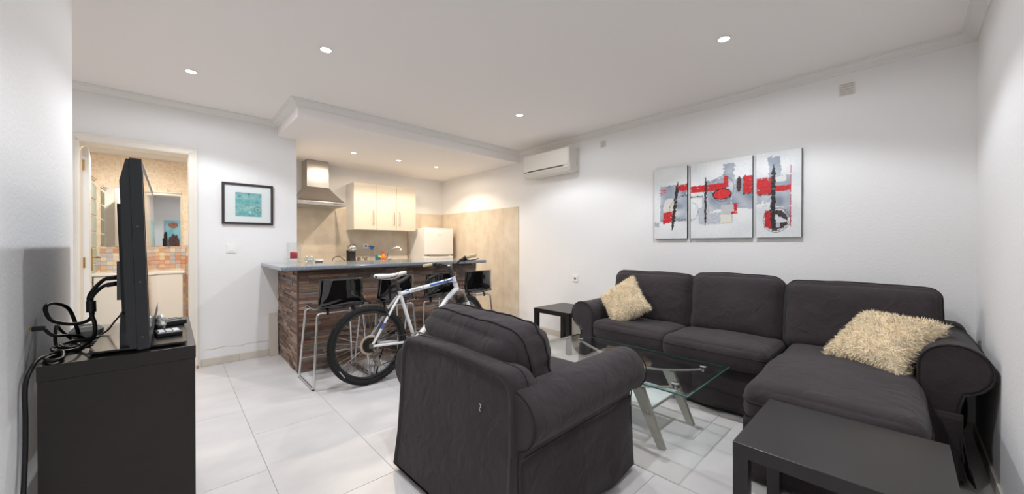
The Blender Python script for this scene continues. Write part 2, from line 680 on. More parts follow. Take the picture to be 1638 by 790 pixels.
# repaired plaster line above the baseboard
m_stain = mat('damp_plaster', '#d3c8b9', 0.9, bump=0.5, bscale=60)
random.seed(3)
pts_t, pts_b = [], []
for i in range(26):
    x = .225 + i * .0235
    z = .155 + .02 * noise.noise(Vector((x * 9, 0, 0))) + .006 * noise.noise(Vector((x * 40, 3, 0)))
    hgt = .006 + .010 * abs(noise.noise(Vector((x * 14, 5, 0))))
    pts_t.append((x, YB - .0012, z + hgt))
    pts_b.append((x, YB - .0012, z))
mb = MB()
for i in range(25):
    q = [pts_b[i], pts_b[i + 1], pts_t[i + 1], pts_t[i]]
    mb.add(q + [(a, YB, c) for a, b_, c in q], [(0, 1, 2, 3), (0, 4, 5, 1), (2, 6, 7, 3)])
mb.build('plaster_repair', m_stain, wb)
MB().box(.59, .725, YB - .003, YB, 2.06, 2.20, .001).build('access_hatch', m_wall, wb)

# door frame + architrave + door leaf
fr = MB()
fr.box(-.585, -.55, YB - .02, YB + .14, 0, 2.03)
fr.box(.118, .152, YB - .02, YB + .14, 0, 2.03)
fr.box(-.585, .152, YB - .02, YB + .14, 2.03, 2.065)
o = struct(fr.build('trim_3', m_frame))
ap = [(0, 0), (.066, 0), (.066, -.012), (.058, -.016), (.046, -.014), (.020, -.020), (.008, -.020), (0, -.014)]
ar = MB()
ar.prism([(a, b) for a, b in ap], 0, 2.035, lambda a, b, d: (.118 + a, YB - .02 + b, d + (0 if d == 0 else a)))
ar.prism([(a, b) for a, b in ap], 0, 2.035, lambda a, b, d: (-.55 - a, YB - .02 + b, d + (0 if d == 0 else a)))
ar.prism([(a, b) for a, b in ap], -.55, .118, lambda a, b, d: (d + (a if d > 0 else -a), YB - .02 + b, 2.03 + a))
ar.build('architrave', m_frame, o)
MB().box(.17, .186, YB - .045, YB - .041, .002, .03).build('chipped_edge', mat('raw_wood', '#b98a5c', .8), o)
dl = struct(MB().box(0, .66, -.036, 0, .01, 2.02, .003).build('door_1', m_white, None))
dl.location = (-.553, YB + .145, 0)
dl.rotation_euler = (0, 0, math.radians(95))
ORG[dl.name] = Vector((0, 0, 0))
hm = MB().box(.575, .612, -.044, -.036, .93, 1.15, .002)
hm.tube([(.593, -.044, 1.06), (.593, -.085, 1.06), (.585, -.09, 1.06), (.49, -.09, 1.06)], .008, 8)
hm.build('door_handle', m_gold, dl, world=False)
for z in (.22, 1.03, 1.86):
    MB().tube([(-.545, YB + .125, z - .045), (-.545, YB + .125, z + .045)], .007, 8).build('hinge', m_gold, o)

# wall fittings
def plate(name, label, cat, fn, w_, h_, kind):
    r = thing(name, label, cat, fn(0, 0, 0))
    def B(a0, a1, b0, b1, d0, d1, bev=.0015):
        p = [Vector(fn(a, b, d)) for a, b, d in ((a0, b0, d0), (a1, b1, d1))]
        return MB().box(min(p[0].x, p[1].x), max(p[0].x, p[1].x), min(p[0].y, p[1].y), max(p[0].y, p[1].y), min(p[0].z, p[1].z), max(p[0].z, p[1].z), bev)
    B(-w_ / 2, w_ / 2, -h_ / 2, h_ / 2, 0, .009).build('face_plate', m_white, r)
    if kind == 'switch':
        B(-w_ * .28, w_ * .28, -h_ * .28, h_ * .28, .009, .013).build('rocker', m_white, r)
    elif kind == 'socket':
        mb = MB()
        mb.lathe([(.021, 0), (.021, .0015), (.017, .0012), (.016, -.0), ], 20, M=Matrix.Translation(fn(0, 0, .009)) @ rot_to(fn))
        mb.build('socket_rim', m_whitem, r)
        MB().lathe([(.0165, 0), (.0165, .0006)], 20, M=Matrix.Translation(fn(0, 0, .009)) @ rot_to(fn)).build('socket_well', mat('socket_shadow', '#8d8780', .7), r)
        for s_ in (-1, 1):
            MB().lathe([(.003, 0), (.003, .001)], 8, M=Matrix.Translation(fn(s_ * .008, 0, .0096)) @ rot_to(fn)).build('pin_hole', m_black, r)
    return r
def rot_to(fn):
    o0, z1 = Vector(fn(0, 0, 0)), Vector(fn(0, 0, 1))
    return (z1 - o0).to_track_quat('Z', 'Y').to_matrix().to_4x4()
plate('light_switch', 'white square light switch below the small teal print', 'switch', lambda a, b, d: (.44 + a, YB - d, 1.145 + b), .082, .086, 'switch')
plate('wall_socket', 'white wall socket above the small black table by the sofa arm', 'socket', lambda a, b, d: (XW - d, 2.772 - a, .767 + b), .082, .082, 'socket')
plate('wall_socket', 'white wall socket on kitchen tiles beside the coffee machine', 'socket', lambda a, b, d: (2.25 + a, YK - .009 - d, 1.165 + b), .082, .082, 'socket')
def grille(label, yc, zc, s_):
    r = thing('wall_vent', label, 'vent', (XW, yc, zc))
    MB().box(XW - .008, XW, yc - s_ / 2, yc + s_ / 2, zc - s_ / 2, zc + s_ / 2, .002).build('vent_frame', mat('vent_grey', '#dedad4', .6), r)
    n = 5
    for i in range(n):
        z = zc - s_ * .38 + i * s_ * .76 / (n - 1)
        MB().box(XW - .012, XW - .008, yc - s_ * .4, yc + s_ * .4, z - s_ * .045, z + s_ * .045).build('slat', mat('vent_slat', '#c3beb7', .6), r)
grille('larger square ventilation grille near the ceiling corner over the sofa', .291, 2.333, .088)
grille('smaller square ventilation grille beside the air conditioner', 2.374, 2.347, .07)

# ------------------------------------------------------------------ recessed ceiling lamps
def downlight(label, x, y, z, watt, col, warm=False, size=134, group=None, r0=.042, blend=.28):
    r = thing('ceiling_spotlight', label, 'spotlight', (x, y, z), 0, group)
    MB().lathe([(r0, 0), (r0, -.004), (r0 * .86, -.006), (r0 * .76, -.004), (r0 * .74, 0)], 24, M=T(x, y, z), cap0=False, cap1=False).build('trim_ring', m_white, r)
    MB().lathe([(r0 * .74, -.0025), (r0 * .5, -.003), (.0001, -.003)], 24, M=T(x, y, z)).build('bulb', m_lampw if warm else m_lamp, r)
    ld = bpy.data.lights.new('spot_beam', 'SPOT')
    ld.energy = watt
    ld.color = col
    ld.spot_size = math.radians(size)
    ld.spot_blend = blend
    ld.shadow_soft_size = .028
    lo = bpy.data.objects.new('spot_beam', ld)
    C.objects.link(lo)
    lo.parent = r
    lo.location = (0, 0, -.012)
    # second wide beam, added as fill to lift upper walls and ceiling
    pd_ = bpy.data.lights.new('fill_beam', 'SPOT')
    pd_.spot_size = math.radians(178)
    pd_.spot_blend = .25
    pd_.energy = watt * FILL
    pd_.color = col
    pd_.shadow_soft_size = .03
    po = bpy.data.objects.new('fill_beam', pd_)
    C.objects.link(po)
    po.parent = r
    po.location = (0, 0, -.016)
    return r
downlight('recessed ceiling spot nearest the doorway wall', .114, 3.713, ZC, SPOT_W, SPOT_COL)
downlight('recessed ceiling spot in front of the bar, over the bar stool end', .77, 2.675, ZC, SPOT_W, SPOT_COL)
downlight('recessed ceiling spot closest to the air conditioner', 2.60, 2.675, ZC, SPOT_W, SPOT_COL)
downlight('recessed ceiling spot over the sofa chaise end', 2.60, .793, ZC, SPOT_W, SPOT_COL)
downlight('recessed ceiling spot directly above where the photographer stands', .77, .793, ZC, SPOT_W, SPOT_COL)
downlight('warm kitchen spot beside the extractor chimney', 1.70, 4.775, ZS, KIT_W, KIT_COL, True, 140, 'warm kitchen ceiling spots', .038, .3)
downlight('middle one of three warm kitchen ceiling spots', 2.31, 4.785, ZS, KIT_W, KIT_COL, True, 140, 'warm kitchen ceiling spots', .038, .3)
downlight('warm kitchen spot nearest the beige tiled side wall', 2.91, 4.79, ZS, KIT_W, KIT_COL, True, 140, 'warm kitchen ceiling spots', .038, .3)

# ------------------------------------------------------------------ bathroom beyond the doorway
mos_s = mat_mosaic('beige_mosaic', ['#ead9c2', '#eddfc9', '#e5d0b6', '#efe3d0', '#e8d5bc'], .025, '#efe6d8', 'xz')
mos_y = mat_mosaic('beige_mosaic_side', ['#ead9c2', '#eddfc9', '#e5d0b6', '#efe3d0', '#e8d5bc'], .025, '#efe6d8', 'yz')
wbath = struct(MB().box(-1.7, .85, 6.70, 6.82, -.05, 2.46).build('wall_bathroom', mat('bath_grout', '#eae2d6', .8)))
MB().box(-1.7, .85, 6.694, 6.70, 1.155, 2.36).build('mosaic_panel', mos_s, wbath)
struct(MB().box(.78, .90, YB + .12, 6.7, -.05, 2.46).build('wall_bathroom_side', mos_y))
# coloured mosaic band: small pieces, real geometry in one part
random.seed(11)
mcols = [lin(c) for c in ('#dba98c', '#e3bfa0', '#d2c5c4', '#c8c8d0', '#e8d0ae', '#d8b19b', '#e0d9d3', '#cf9a82', '#c5c0c2', '#eadfc6')]
mb = MB()
fcol = []
s_ = .052
x = -.95
while x < .5:
    z = .20
    while z < 1.15:
        mb.box(x + .002, x + s_ - .002, 6.691, 6.70, z + .002, z + s_ - .002)
        fcol += [random.choice(mcols)] * 6
        z += s_
    x += s_
me = mb.mesh('mosaic_band')
ca = me.color_attributes.new('paint', 'FLOAT_COLOR', 'CORNER')
for p in me.polygons:
    for li in p.loop_indices:
        ca.data[li].color = (*fcol[p.index], 1)
o = link('mosaic_band', me, mat_vcol('mosaic_colours', .3, 0), wbath)
o['kind'] = 'stuff'
# bathroom lamp
downlight('recessed spot in the bathroom ceiling behind the doorway', -.35, 5.55, 2.36, BATH_W, BATH_COL, True, 165, None, .04, .4)

# glass block shower partition
m_gb = mat_glass('glass_block_glass', (.80, .86, .82), 1.45, .05, frost=.35)
part = MB()
gx, gs = -.70, .19
rows, cols_ = 10, 4
y0 = 6.69 - cols_ * gs
for r_ in range(rows + 1):
    part.box(gx - .03, gx + .03, y0, 6.69, r_ * gs - .006 if r_ else 0, r_ * gs + .006)
for c_ in range(cols_ + 1):
    part.box(gx - .03, gx + .03, max(y0, y0 + c_ * gs - .006), min(6.69, y0 + c_ * gs + .006), 0, rows * gs)
pw = struct(part.build('wall_glass_block', mat('white_mortar', '#efebe4', .8)))
gbm = MB()
gbm.box(-.032, .032, -gs / 2 + .006, gs / 2 - .006, -gs / 2 + .006, gs / 2 - .006, .008)
for k in range(-3, 4):
    gbm.tube([(.033, k * .022, -gs * .4), (.033, k * .022, gs * .4)], .006, 6)
gb_me = gbm.mesh('glass_block')
for r_ in range(rows):
    for c_ in range(cols_):
        b = link('glass_block', gb_me, m_gb, pw)
        b.location = (gx, y0 + (c_ + .5) * gs, (r_ + .5) * gs)

# shower rack wires on the partition top
r = thing('shower_rack', 'bent chrome wire shower rack on top of glass block partition', 'rack', (gx, 6.1, 1.906))
mb = MB()
for k in range(3):
    yy = 6.05 + k * .12
    mb.tube(bez([(gx - .04, yy, 1.912), (gx + .02, yy, 1.935), (gx + .05, yy + .02, 1.912), (gx + .07, yy + .04, 1.94)], 6), .005, 6)
mb.tube([(gx - .01, 6.02, 1.928), (gx - .01, 6.33, 1.928)], .005, 6)
mb.build('wire_frame', m_chrome, r)

# mirror
r = thing('bathroom_mirror', 'frameless wall mirror above the white bathroom vanity', 'mirror', (-.27, 6.69, 1.16))
MB().box(-.63, .10, 6.684, 6.690, 1.165, 1.895).build('mirror_glass', mat('mirror_silver', '#e8e8e6', .015, 1.0), r)
for (a, b) in ((-.5, 1.165), (-.03, 1.165), (-.5, 1.895), (-.03, 1.895)):
    MB().box(a - .012, a + .012, 6.679, 6.69, b - .008, b + .008, .001).build('mirror_clip', m_chrome, r)

# vanity cabinet with basin top
r = thing('bathroom_vanity', 'white bathroom vanity cabinet under the mirror', 'vanity', (-.27, 6.5, 0))
MB().box(-.655, .105, 6.32, 6.68, .10, .82, .003).build('body', m_whitem, r)
MB().box(-.655, .105, 6.36, 6.66, 0, .10).build('plinth', m_whitem, r)
MB().box(-.675, .125, 6.29, 6.69, .82, .85, .006).build('basin_top', m_white, r)
for a, b in ((-.652, -.278), (-.272, .102)):
    d = MB().box(a, b, 6.302, 6.32, .11, .81, .002).build('door', m_whitem, r)
    xk = b - .04 if a < -.5 else a + .04
    MB().lathe([(.006, 0), (.006, .012), (.012, .018), (.012, .024)], 12, M=T(xk, 6.302, .70, rx=PI / 2)).build('knob', m_chrome, d)
mb = MB()
mb.lathe([(.17, 0), (.19, .004), (.185, .012), (.15, .006), (.06, .002), (.0001, .002)], 28, M=T(-.32, 6.48, .85))
mb.build('basin_rim', m_white, r)
r = thing('basin_tap', 'small chrome mixer tap on the bathroom vanity', 'tap', (-.36, 6.62, .85))
MB().lathe([(.024, 0), (.024, .01), (.018, .02), (.017, .08), (.0001, .085)], 16, M=T(-.36, 6.62, .85)).build('tap_body', m_chrome, r)
MB().tube(fillet([(-.36, 6.62, .91), (-.36, 6.55, .95), (-.36, 6.50, .93)], .03), .010, 8).build('spout', m_chrome, r)
MB().tube([(-.36, 6.62, .93), (-.33, 6.63, .975)], .006, 8).build('lever', m_chrome, r)
tag(MB().lathe([(.001, .851), (.05, .852), (.055, .875), (.05, .88), (.04, .866), (.0001, .866)], 20, M=T(-.30, 6.42, 0)).build('soap_dish', m_white), 'white round soap dish beside the bathroom tap', 'soap dish')
tag(MB().box(.13, .20, 6.690, 6.694, 1.18, 1.38).build('paper_notice', m_whitem), 'small white notice on the mosaic beside the mirror', 'notice')

# ------------------------------------------------------------------ kitchen
m_ktile = mat('beige_kitchen_tile', '#dacebd', 0.3, col2='#cebfab', vscale=7, spec=0.45)
m_kgrout = mat('kitchen_grout', '#cfc2b0', 0.9)
def tiled(name, p0, ua, va, W, H_, tw_, th_, nrm, m_, mg, tname='wall_tile', gap=.0015, thick=.009):
    p0, ua, nrm = Vector(p0), Vector(ua), Vector(nrm)
    va = Vector(va)
    def bx(a0, a1, b0, b1, d0, d1, bev):
        q0 = p0 + ua * a0 + va * b0 + nrm * d0
        q1 = p0 + ua * a1 + va * b1 + nrm * d1
        return MB().box(min(q0.x, q1.x), max(q0.x, q1.x), min(q0.y, q1.y), max(q0.y, q1.y), min(q0.z, q1.z), max(q0.z, q1.z), bev)
    root = struct(bx(0, W, 0, H_, 0, thick - .0012, 0).build(name, mg))
    b1 = H_
    while b1 > .02:
        b0 = max(0, b1 - th_)
        a0 = 0
        while a0 < W - .02:
            a1 = min(W, a0 + tw_)
            bx(a0 + gap / 2, a1 - gap / 2, b0 + gap / 2, b1 - gap / 2, .002, thick, 0).build(tname, m_, root)
            a0 = a1
        b1 = b0
tiled('wall_kitchen_tiling', (1.026, YK, .60), (1, 0, 0), (0, 0, 1), XW - 1.026 - .01, 1.135, .335, .335, (0, -1, 0), m_ktile, m_kgrout)
tiled('wall_kitchen_side_tiling', (XW, YS + .01, .0), (0, 1, 0), (0, 0, 1), YK - YS - .02, 1.735, .335, .335, (-1, 0, 0), m_ktile, m_kgrout)

# stove hood
r = thing('extractor_hood', 'brushed steel chimney extractor hood over the kitchen worktop', 'extractor hood', (1.49, 5.6, 1.70))
MB().box(1.35, 1.63, 5.55, YK - .01, 1.97, ZS - .002, .006).build('chimney', m_steel, r)
secs = []
for t in [i / 8 for i in range(9)]:
    e = t ** .85
    x0, x1 = 1.19 + (1.35 - 1.19) * e, 1.79 + (1.63 - 1.79) * e
    yf = 5.33 + (5.55 - 5.33) * e
    z = 1.765 + (1.985 - 1.765) * t
    secs.append([(x0, yf, z), (x1, yf, z), (x1, YK - .01, z), (x0, YK - .01, z)])
MB().loft(secs, smooth=False).build('canopy', m_steel, r)
rim = MB().box(1.19, 1.79, 5.33, YK - .01, 1.715, 1.766, .003).build('rim', m_steel, r)
for k in range(5):
    MB().lathe([(.006, 0), (.006, .004)], 10, M=T(1.64 + k * .022, 5.33, 1.742, rx=PI / 2)).build('button', m_black, rim)
MB().box(1.24, 1.30, 5.327, 5.331, 1.738, 1.747).build('badge', m_satin, rim)
MB().box(1.24, 1.74, 5.40, 5.75, 1.709, 1.716).build('filter', m_satin, r)

# wall cupboards
def handle_bar(x, z0, z1, yf, parent):
    MB().tube(fillet([(x, yf, z0), (x, yf - .025, z0), (x, yf - .025, z1), (x, yf, z1)], .008), .005, 8).build('handle', m_steel, parent)
def wall_unit(label, x0, x1, doors):
    r = thing('wall_cupboard', label, 'cupboard', ((x0 + x1) / 2, 5.65, 1.41), 0, 'kitchen wall cupboards')
    MB().box(x0, x1, 5.51, YK - .01, 1.41, 2.105, .001).build('carcass', m_whitem, r)
    n = len(doors)
    for i, hx in enumerate(doors):
        a, b = x0 + (x1 - x0) * i / n, x0 + (x1 - x0) * (i + 1) / n
        d = MB().box(a + .0015, b - .0015, 5.49, 5.51, 1.412, 2.103, .0015).build('door', m_cream, r)
        handle_bar(b - .045 if hx == 'r' else a + .045, 1.50, 1.70, 5.49, d)
wall_unit('single-door cream wall cupboard next to the extractor hood', 1.953, 2.284, 'r')
wall_unit('double-door cream wall cupboard on the fridge side', 2.285, 2.947, 'rl')

# base units and worktop
for i, (a, b) in enumerate(((1.03, 1.68), (1.68, 2.33), (2.33, 2.98))):
    lab = ['cream base cupboard below the extractor hood', 'cream base cupboard below the coffee machine', 'cream base cupboard below the kitchen sink'][i]
    r = thing('base_cupboard', lab, 'cupboard', ((a + b) / 2, 5.5, 0), 0, 'kitchen base cupboards')
    MB().box(a + .001, b - .001, 5.26, YK - .01, .10, .86).build('carcass', m_whitem, r)
    MB().box(a + .001, b - .001, 5.32, 5.34, 0, .10).build('plinth', m_whitem, r)
    d = MB().box(a + .003, b - .003, 5.24, 5.26, .105, .855, .0015).build('door', m_cream, r)
    handle_bar(b - .05, .60, .80, 5.24, d)
m_granite = mat('speckled_granite', '#59616b', 0.12, col2='#9aa2aa', vscale=260, spec=0.6)
tag(MB().box(1.028, 2.985, 5.21, YK - .01, .861, .90, .004).build('worktop', m_granite), 'grey granite worktop along the kitchen back wall', 'worktop')

# tall brown strip that paints in the dark gap beside the fridge
struct(MB().box(2.962, 2.978, YK - .028, YK - .010, .90, 1.41, .001).build('gap_strip', mat('strip_brown', '#8d7661', .5)))

# fridge
r = thing('fridge', 'white two-door fridge freezer in the kitchen corner', 'fridge', (3.28, 5.55, 0))
MB().box(3.005, 3.55, 5.35, YK - .02, .02, 1.455, .006).build('cabinet', m_white, r)
MB().box(3.005, 3.55, 5.29, 5.345, 1.02, 1.435, .014).build('freezer_door', m_white, r)
fd = MB().box(3.005, 3.55, 5.29, 5.345, .05, .995, .014).build('fridge_door', m_white, r)
MB().box(3.005, 3.55, 5.30, 5.36, 1.437, 1.462, .006).build('top_cap', m_white, r)
MB().box(3.10, 3.455, 5.286, 5.30, 1.000, 1.018, .002).build('grip_recess', mat('fridge_grey', '#b5aca2', .5), r)
MB().box(3.245, 3.31, 5.2885, 5.2905, 1.345, 1.352).build('maker_badge', mat('badge_grey', '#9a958e', .4), r)
for a in (3.03, 3.52):
    MB().lathe([(.018, 0), (.018, .022)], 12, M=T(a, 5.40, 0)).build('foot', m_black, r)

# things on the worktop
WT = .9005
r = thing('coffee_machine', 'black and silver capsule coffee machine on the worktop', 'coffee machine', (1.955, 5.60, WT))
sec = []
for (z, w_, yb, yf) in ((0, .062, .10, .10), (.02, .064, .11, .10), (.10, .060, .11, .05), (.17, .060, .11, .04), (.20, .060, .11, .06)):
    sec.append([(1.955 + w_ * math.cos(a) if abs(math.cos(a)) < 1 else 1.955 + w_ * math.cos(a), 5.60 + (yb if math.sin(a) > 0 else yf) * math.sin(a), WT + z) for a in [2 * PI * k / 20 for k in range(20)]])
MB().loft(sec).build('body', m_black, r)
MB().lathe([(.0001, -.055), (.045, -.05), (.062, -.02), (.064, .02), (.05, .05), (.0001, .056)], 20, M=T(1.955, 5.575, WT + .235, ry=PI / 2)).build('head', m_chrome, r)
MB().box(1.925, 1.985, 5.49, 5.53, WT + .205, WT + .222, .004).build('lever', m_satin, r)
MB().box(1.92, 1.99, 5.47, 5.56, WT, WT + .018, .004).build('drip_tray', m_black, r)
MB().box(1.918, 1.992, 5.535, 5.55, WT + .02, WT + .195, .004).build('front_panel', mat('dark_grey_panel', '#2c2724', .35), r)
r = thing('appliance_lead', 'black appliance cord with white plug block on worktop', 'cord', (1.75, 5.5, WT))
MB().tube(bez([(1.88, 5.52, WT + .01), (1.84, 5.52, WT + .05), (1.76, 5.52, WT + .115), (1.69, 5.52, WT + .10), (1.665, 5.52, WT + .05), (1.70, 5.52, WT + .02), (1.75, 5.52, WT + .012)], 8), .005, 8).build('cable', m_black, r)
MB().box(1.74, 1.80, 5.495, 5.545, WT, WT + .03, .005).build('plug_block', m_white, r)
MB().tube([(1.88, 5.52, WT + .01), (1.855, 5.52, WT + .03)], [.011, .006], 8).build('strain_relief', m_black, r)
# spice jars
jc = ['#6d5238', '#8a6a48', '#a9b7b8', '#c6bda8', '#7b5c40', '#94795a']
jl = ['tall brown spice jar beside the coffee machine', 'brown spice jar with tan contents, second from the coffee machine', 'blue-lidded spice jar in the worktop row',
      'pale spice jar in the worktop row', 'dark brown spice jar, second from the sponge', 'tan spice jar next to the sponge']
for i in range(6):
    x = 2.045 + i * .026
    h_ = (.10, .095, .105, .09, .085, .095)[i]
    r = thing('spice_jar', jl[i], 'jar', (x, 5.58, WT), 0, 'spice jars on the worktop')
    MB().lathe([(.011, 0), (.0115, .004), (.0115, h_ * .78), (.009, h_ * .84)], 12, M=T(x, 5.58, WT)).build('jar_body', mat('jar_%d' % i, jc[i], .25), r)
    MB().lathe([(.010, h_ * .84), (.010, h_ * .98), (.008, h_)], 12, M=T(x, 5.58, WT)).build('lid', mat('jar_lid_blue', '#7fa3b5', .4) if i == 2 else mat('jar_lid', '#5b4636', .4), r)
r = thing('dish_sponge', 'yellow and red dish sponge lying on the worktop', 'sponge', (2.262, 5.55, WT))
Soft((.11, .07, .022), .007, (0, 0, .002), .001, 20, 1, T(2.265, 5.55, WT + .011)).mb((6, 5, 2)).build('scouring_layer', mat('sponge_red', '#c9583f', .9), r)
Soft((.11, .07, .024), .007, (0, 0, .003), .001, 20, 2, T(2.263, 5.55, WT + .034)).mb((6, 5, 2)).build('foam_layer', mat('sponge_yellow', '#e9b63c', .9), r)
r = thing('cleaner_pouch', 'blue and yellow detergent pack standing by the sink', 'detergent pack', (2.365, 5.60, WT))
Soft((.085, .05, .125), .015, (0, .004, .003), .001, 9, 3, T(2.362, 5.60, WT + .0625)).mb((6, 4, 6)).build('pack', mat('pack_blue', '#2f6d86', .35), r)
MB().box(2.352, 2.404, 5.572, 5.576, WT + .02, WT + .112, .001).build('front_label', mat('pack_yellow', '#e8c34a', .4), r)
MB().box(2.368, 2.394, 5.570, 5.5725, WT + .055, WT + .075, .0008).build('label_print', mat('pack_print', '#27485e', .4), r)
r = thing('soap_bottle', 'orange dish soap bottle with red cap by the sink', 'bottle', (2.443, 5.60, WT))
MB().lathe([(.034, 0), (.037, .006), (.037, .085), (.030, .115), (.014, .145), (.013, .155)], 18, M=T(2.443, 5.60, WT)).build('bottle_body', mat('soap_orange', '#e0902f', .2), r)
MB().lathe([(.016, .153), (.016, .185), (.010, .192)], 14, M=T(2.443, 5.60, WT)).build('cap', mat('cap_red', '#b8323a', .35), r)
MB().lathe([(.0376, .03), (.0376, .08)], 18, M=T(2.443, 5.60, WT), cap0=False, cap1=False).build('bottle_label', mat('soap_label', '#e05a2c', .35), r)
r = thing('spray_bottle', 'clear spray bottle with blue trigger head behind detergent', 'bottle', (2.315, 5.72, WT))
MB().lathe([(.035, 0), (.037, .006), (.037, .13), (.028, .165), (.013, .19), (.013, .21)], 18, M=T(2.315, 5.72, WT)).build('bottle_body', mat_glass('clear_plastic', (.93, .95, .96), 1.25), r)
tg = MB()
tg.prism([(-.052, .262), (-.02, .272), (.022, .268), (.030, .245), (.016, .225), (.014, .205), (-.012, .205), (-.012, .232), (-.03, .215), (-.036, .218), (-.024, .246), (-.05, .25)], -.012, .012, lambda a, b, d: (2.315 + a, 5.72 + d, WT + b))
tg.build('trigger_head', mat('trigger_blue', '#2065a8', .35), r)
r = thing('kitchen_tap', 'chrome gooseneck kitchen tap behind the soap bottle', 'tap', (2.545, 5.70, WT))
MB().tube(bez([(2.545, 5.70, WT + .02), (2.548, 5.69, WT + .10), (2.575, 5.67, WT + .18), (2.64, 5.64, WT + .235), (2.71, 5.61, WT + .245), (2.735, 5.60, WT + .215)], 8), .011, 10).build('spout', m_chrome, r)
MB().lathe([(.03, 0), (.03, .008), (.022, .015), (.022, .05), (.014, .06)], 16, M=T(2.545, 5.70, WT)).build('base', m_chrome, r)
MB().lathe([(.014, -.012), (.015, .012), (.010, .02)], 14, M=T(2.735, 5.60, WT + .205)).build('aerator', m_white, r)
MB().tube([(2.56, 5.69, WT + .04), (2.61, 5.66, WT + .055)], .007, 8).build('lever', m_black, r)
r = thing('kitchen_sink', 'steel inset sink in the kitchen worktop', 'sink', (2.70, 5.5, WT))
MB().box(2.46, 2.94, 5.30, 5.66, WT, WT + .004, .0015).build('rim', m_steel, r)
MB().box(2.50, 2.90, 5.34, 5.60, WT + .0042, WT + .0048).build('bowl', mat('sink_shade', '#8c8880', .3, 1.0), r)  # flat darker plate, paints the shaded hollow of the bowl

# ------------------------------------------------------------------ bar
BX0, BX1, BY = .842, 2.89, 3.784
r_bar = thing('breakfast_bar', 'breakfast bar clad in brown split stone strips', 'bar', (1.85, 4.1, 0))
MB().box(BX0 + .018, BX1 - .004, BY + .018, 4.36, .001, .953).build('core', mat('bar_core', '#55443a', .9), r_bar)
MB().box(BX0 + .018, 1.02, 4.36, YB - .003, .001, .953).build('return_wall', mat('bar_core', '#55443a', .9), r_bar)
MB().box(BX0 - .003, BX0 + .011, BY - .003, BY + .011, .001, .953, .002).build('corner_trim', mat('corner_brown', '#5e4030', .5), r_bar)
cols = ['#6a5146', '#7f6152', '#93735f', '#84786f', '#6d625c', '#9c806c', '#684c3f', '#958172', '#7a5d4d', '#787069', '#a48a78', '#6c5144']
m_st_o = mat_ramp('split_stone', cols, 'object', .62, .6, (14, 14, 190))
m_st_i = mat_ramp('split_stone_rest', cols, 'island', .62, .6, (9, 9, 160))
unit = MB().box(-.5, .5, -.5, .5, -.5, .5).mesh('stone_strip')
random.seed(5)
rowh = .952 / 36
cand = []
for row in range(36):
    z0 = .001 + row * rowh
    x = BX0 + .011
    first = True
    while x < BX1 - .001:
        L = random.uniform(.14, .36) * (.5 if first and row % 2 else 1)
        first = False
        x1 = min(BX1, x + L)
        if BX1 - x1 < .06:
            x1 = BX1
        d = random.uniform(.005, .017)
        cand.append(('f', x, x1, z0, z0 + rowh, d))
        x = x1
    y = BY + .011
    while y < YB - .004:
        L = random.uniform(.12, .30)
        y1 = min(YB - .003, y + L)
        if YB - y1 < .06:
            y1 = YB - .003
        d = random.uniform(.005, .015)
        cand.append(('e', y, y1, z0, z0 + rowh, d))
        y = y1
def score(c):
    if c[0] == 'f':
        cx, cy, fc = (c[1] + c[2]) / 2, BY, .72
        if cx > 1.75 and c[3] < .55:
            fc = .05
    else:
        cx, cy, fc = BX0, (c[1] + c[2]) / 2, .22
    return (c[2] - c[1]) * fc / (cx * cx + cy * cy)
order = sorted(range(len(cand)), key=lambda i: -score(cand[i]))
keep = set(order[:300])
rest = MB()
for i, c in enumerate(cand):
    k, a, b, z0, z1, d = c
    gap = .0007
    if k == 'f':
        bb = (a + gap, b - gap, BY + .012 - d, BY + .019, z0 + gap, z1 - gap)
    else:
        bb = (BX0 + .012 - d, BX0 + .019, a + gap, b - gap, z0 + gap, z1 - gap)
    if i in keep:
        s_o = link('stone_strip', unit, m_st_o, r_bar)
        s_o.location = Vector(((bb[0] + bb[1]) / 2, (bb[2] + bb[3]) / 2, (bb[4] + bb[5]) / 2)) - ORG[r_bar.name]
        s_o.scale = (bb[1] - bb[0], bb[3] - bb[2], bb[5] - bb[4])
    else:
        rest.box(*bb)
o = rest.build('stone_strips_rest', m_st_i, r_bar)
o['kind'] = 'stuff'
# granite counter top, rounded nose and corner
ct = MB()
cx0, cy0, rr_ = .689 + .03, 3.64 + .03, .03
poly = [(.689, YB - .002), (.689, 3.67)] + [(cx0 + rr_ * math.cos(a), cy0 + rr_ * math.sin(a)) for a in [PI + PI / 2 * k / 6 for k in range(1, 6)]] + [(.72, 3.64), (2.94, 3.64), (2.97, 3.67), (2.97, 4.55), (1.03, 4.55), (1.03, YB - .002)]
def inset(poly, d):
    out = []
    n = len(poly)
    for i in range(n):
        a, b, c = Vector(poly[i - 1]), Vector(poly[i]), Vector(poly[(i + 1) % n])
        e1, e2 = (b - a).normalized(), (c - b).normalized()
        n1, n2 = Vector((-e1.y, e1.x)), Vector((-e2.y, e2.x))
        m_ = (n1 + n2)
        m_ = m_ / max(.3, (1 + n1.dot(n2)))
        out.append(tuple(b + m_ * d))
    return out
secs = []
for z, d in ((.954, .006), (.957, .002), (.964, 0), (.980, 0), (.987, .002), (.990, .006)):
    secs.append([(x, y, z) for x, y in inset(poly, d)])
ct.loft(secs, smooth=False)
tag(ct.build('bar_counter', m_granite), 'grey speckled granite counter top on the stone bar', 'counter top')

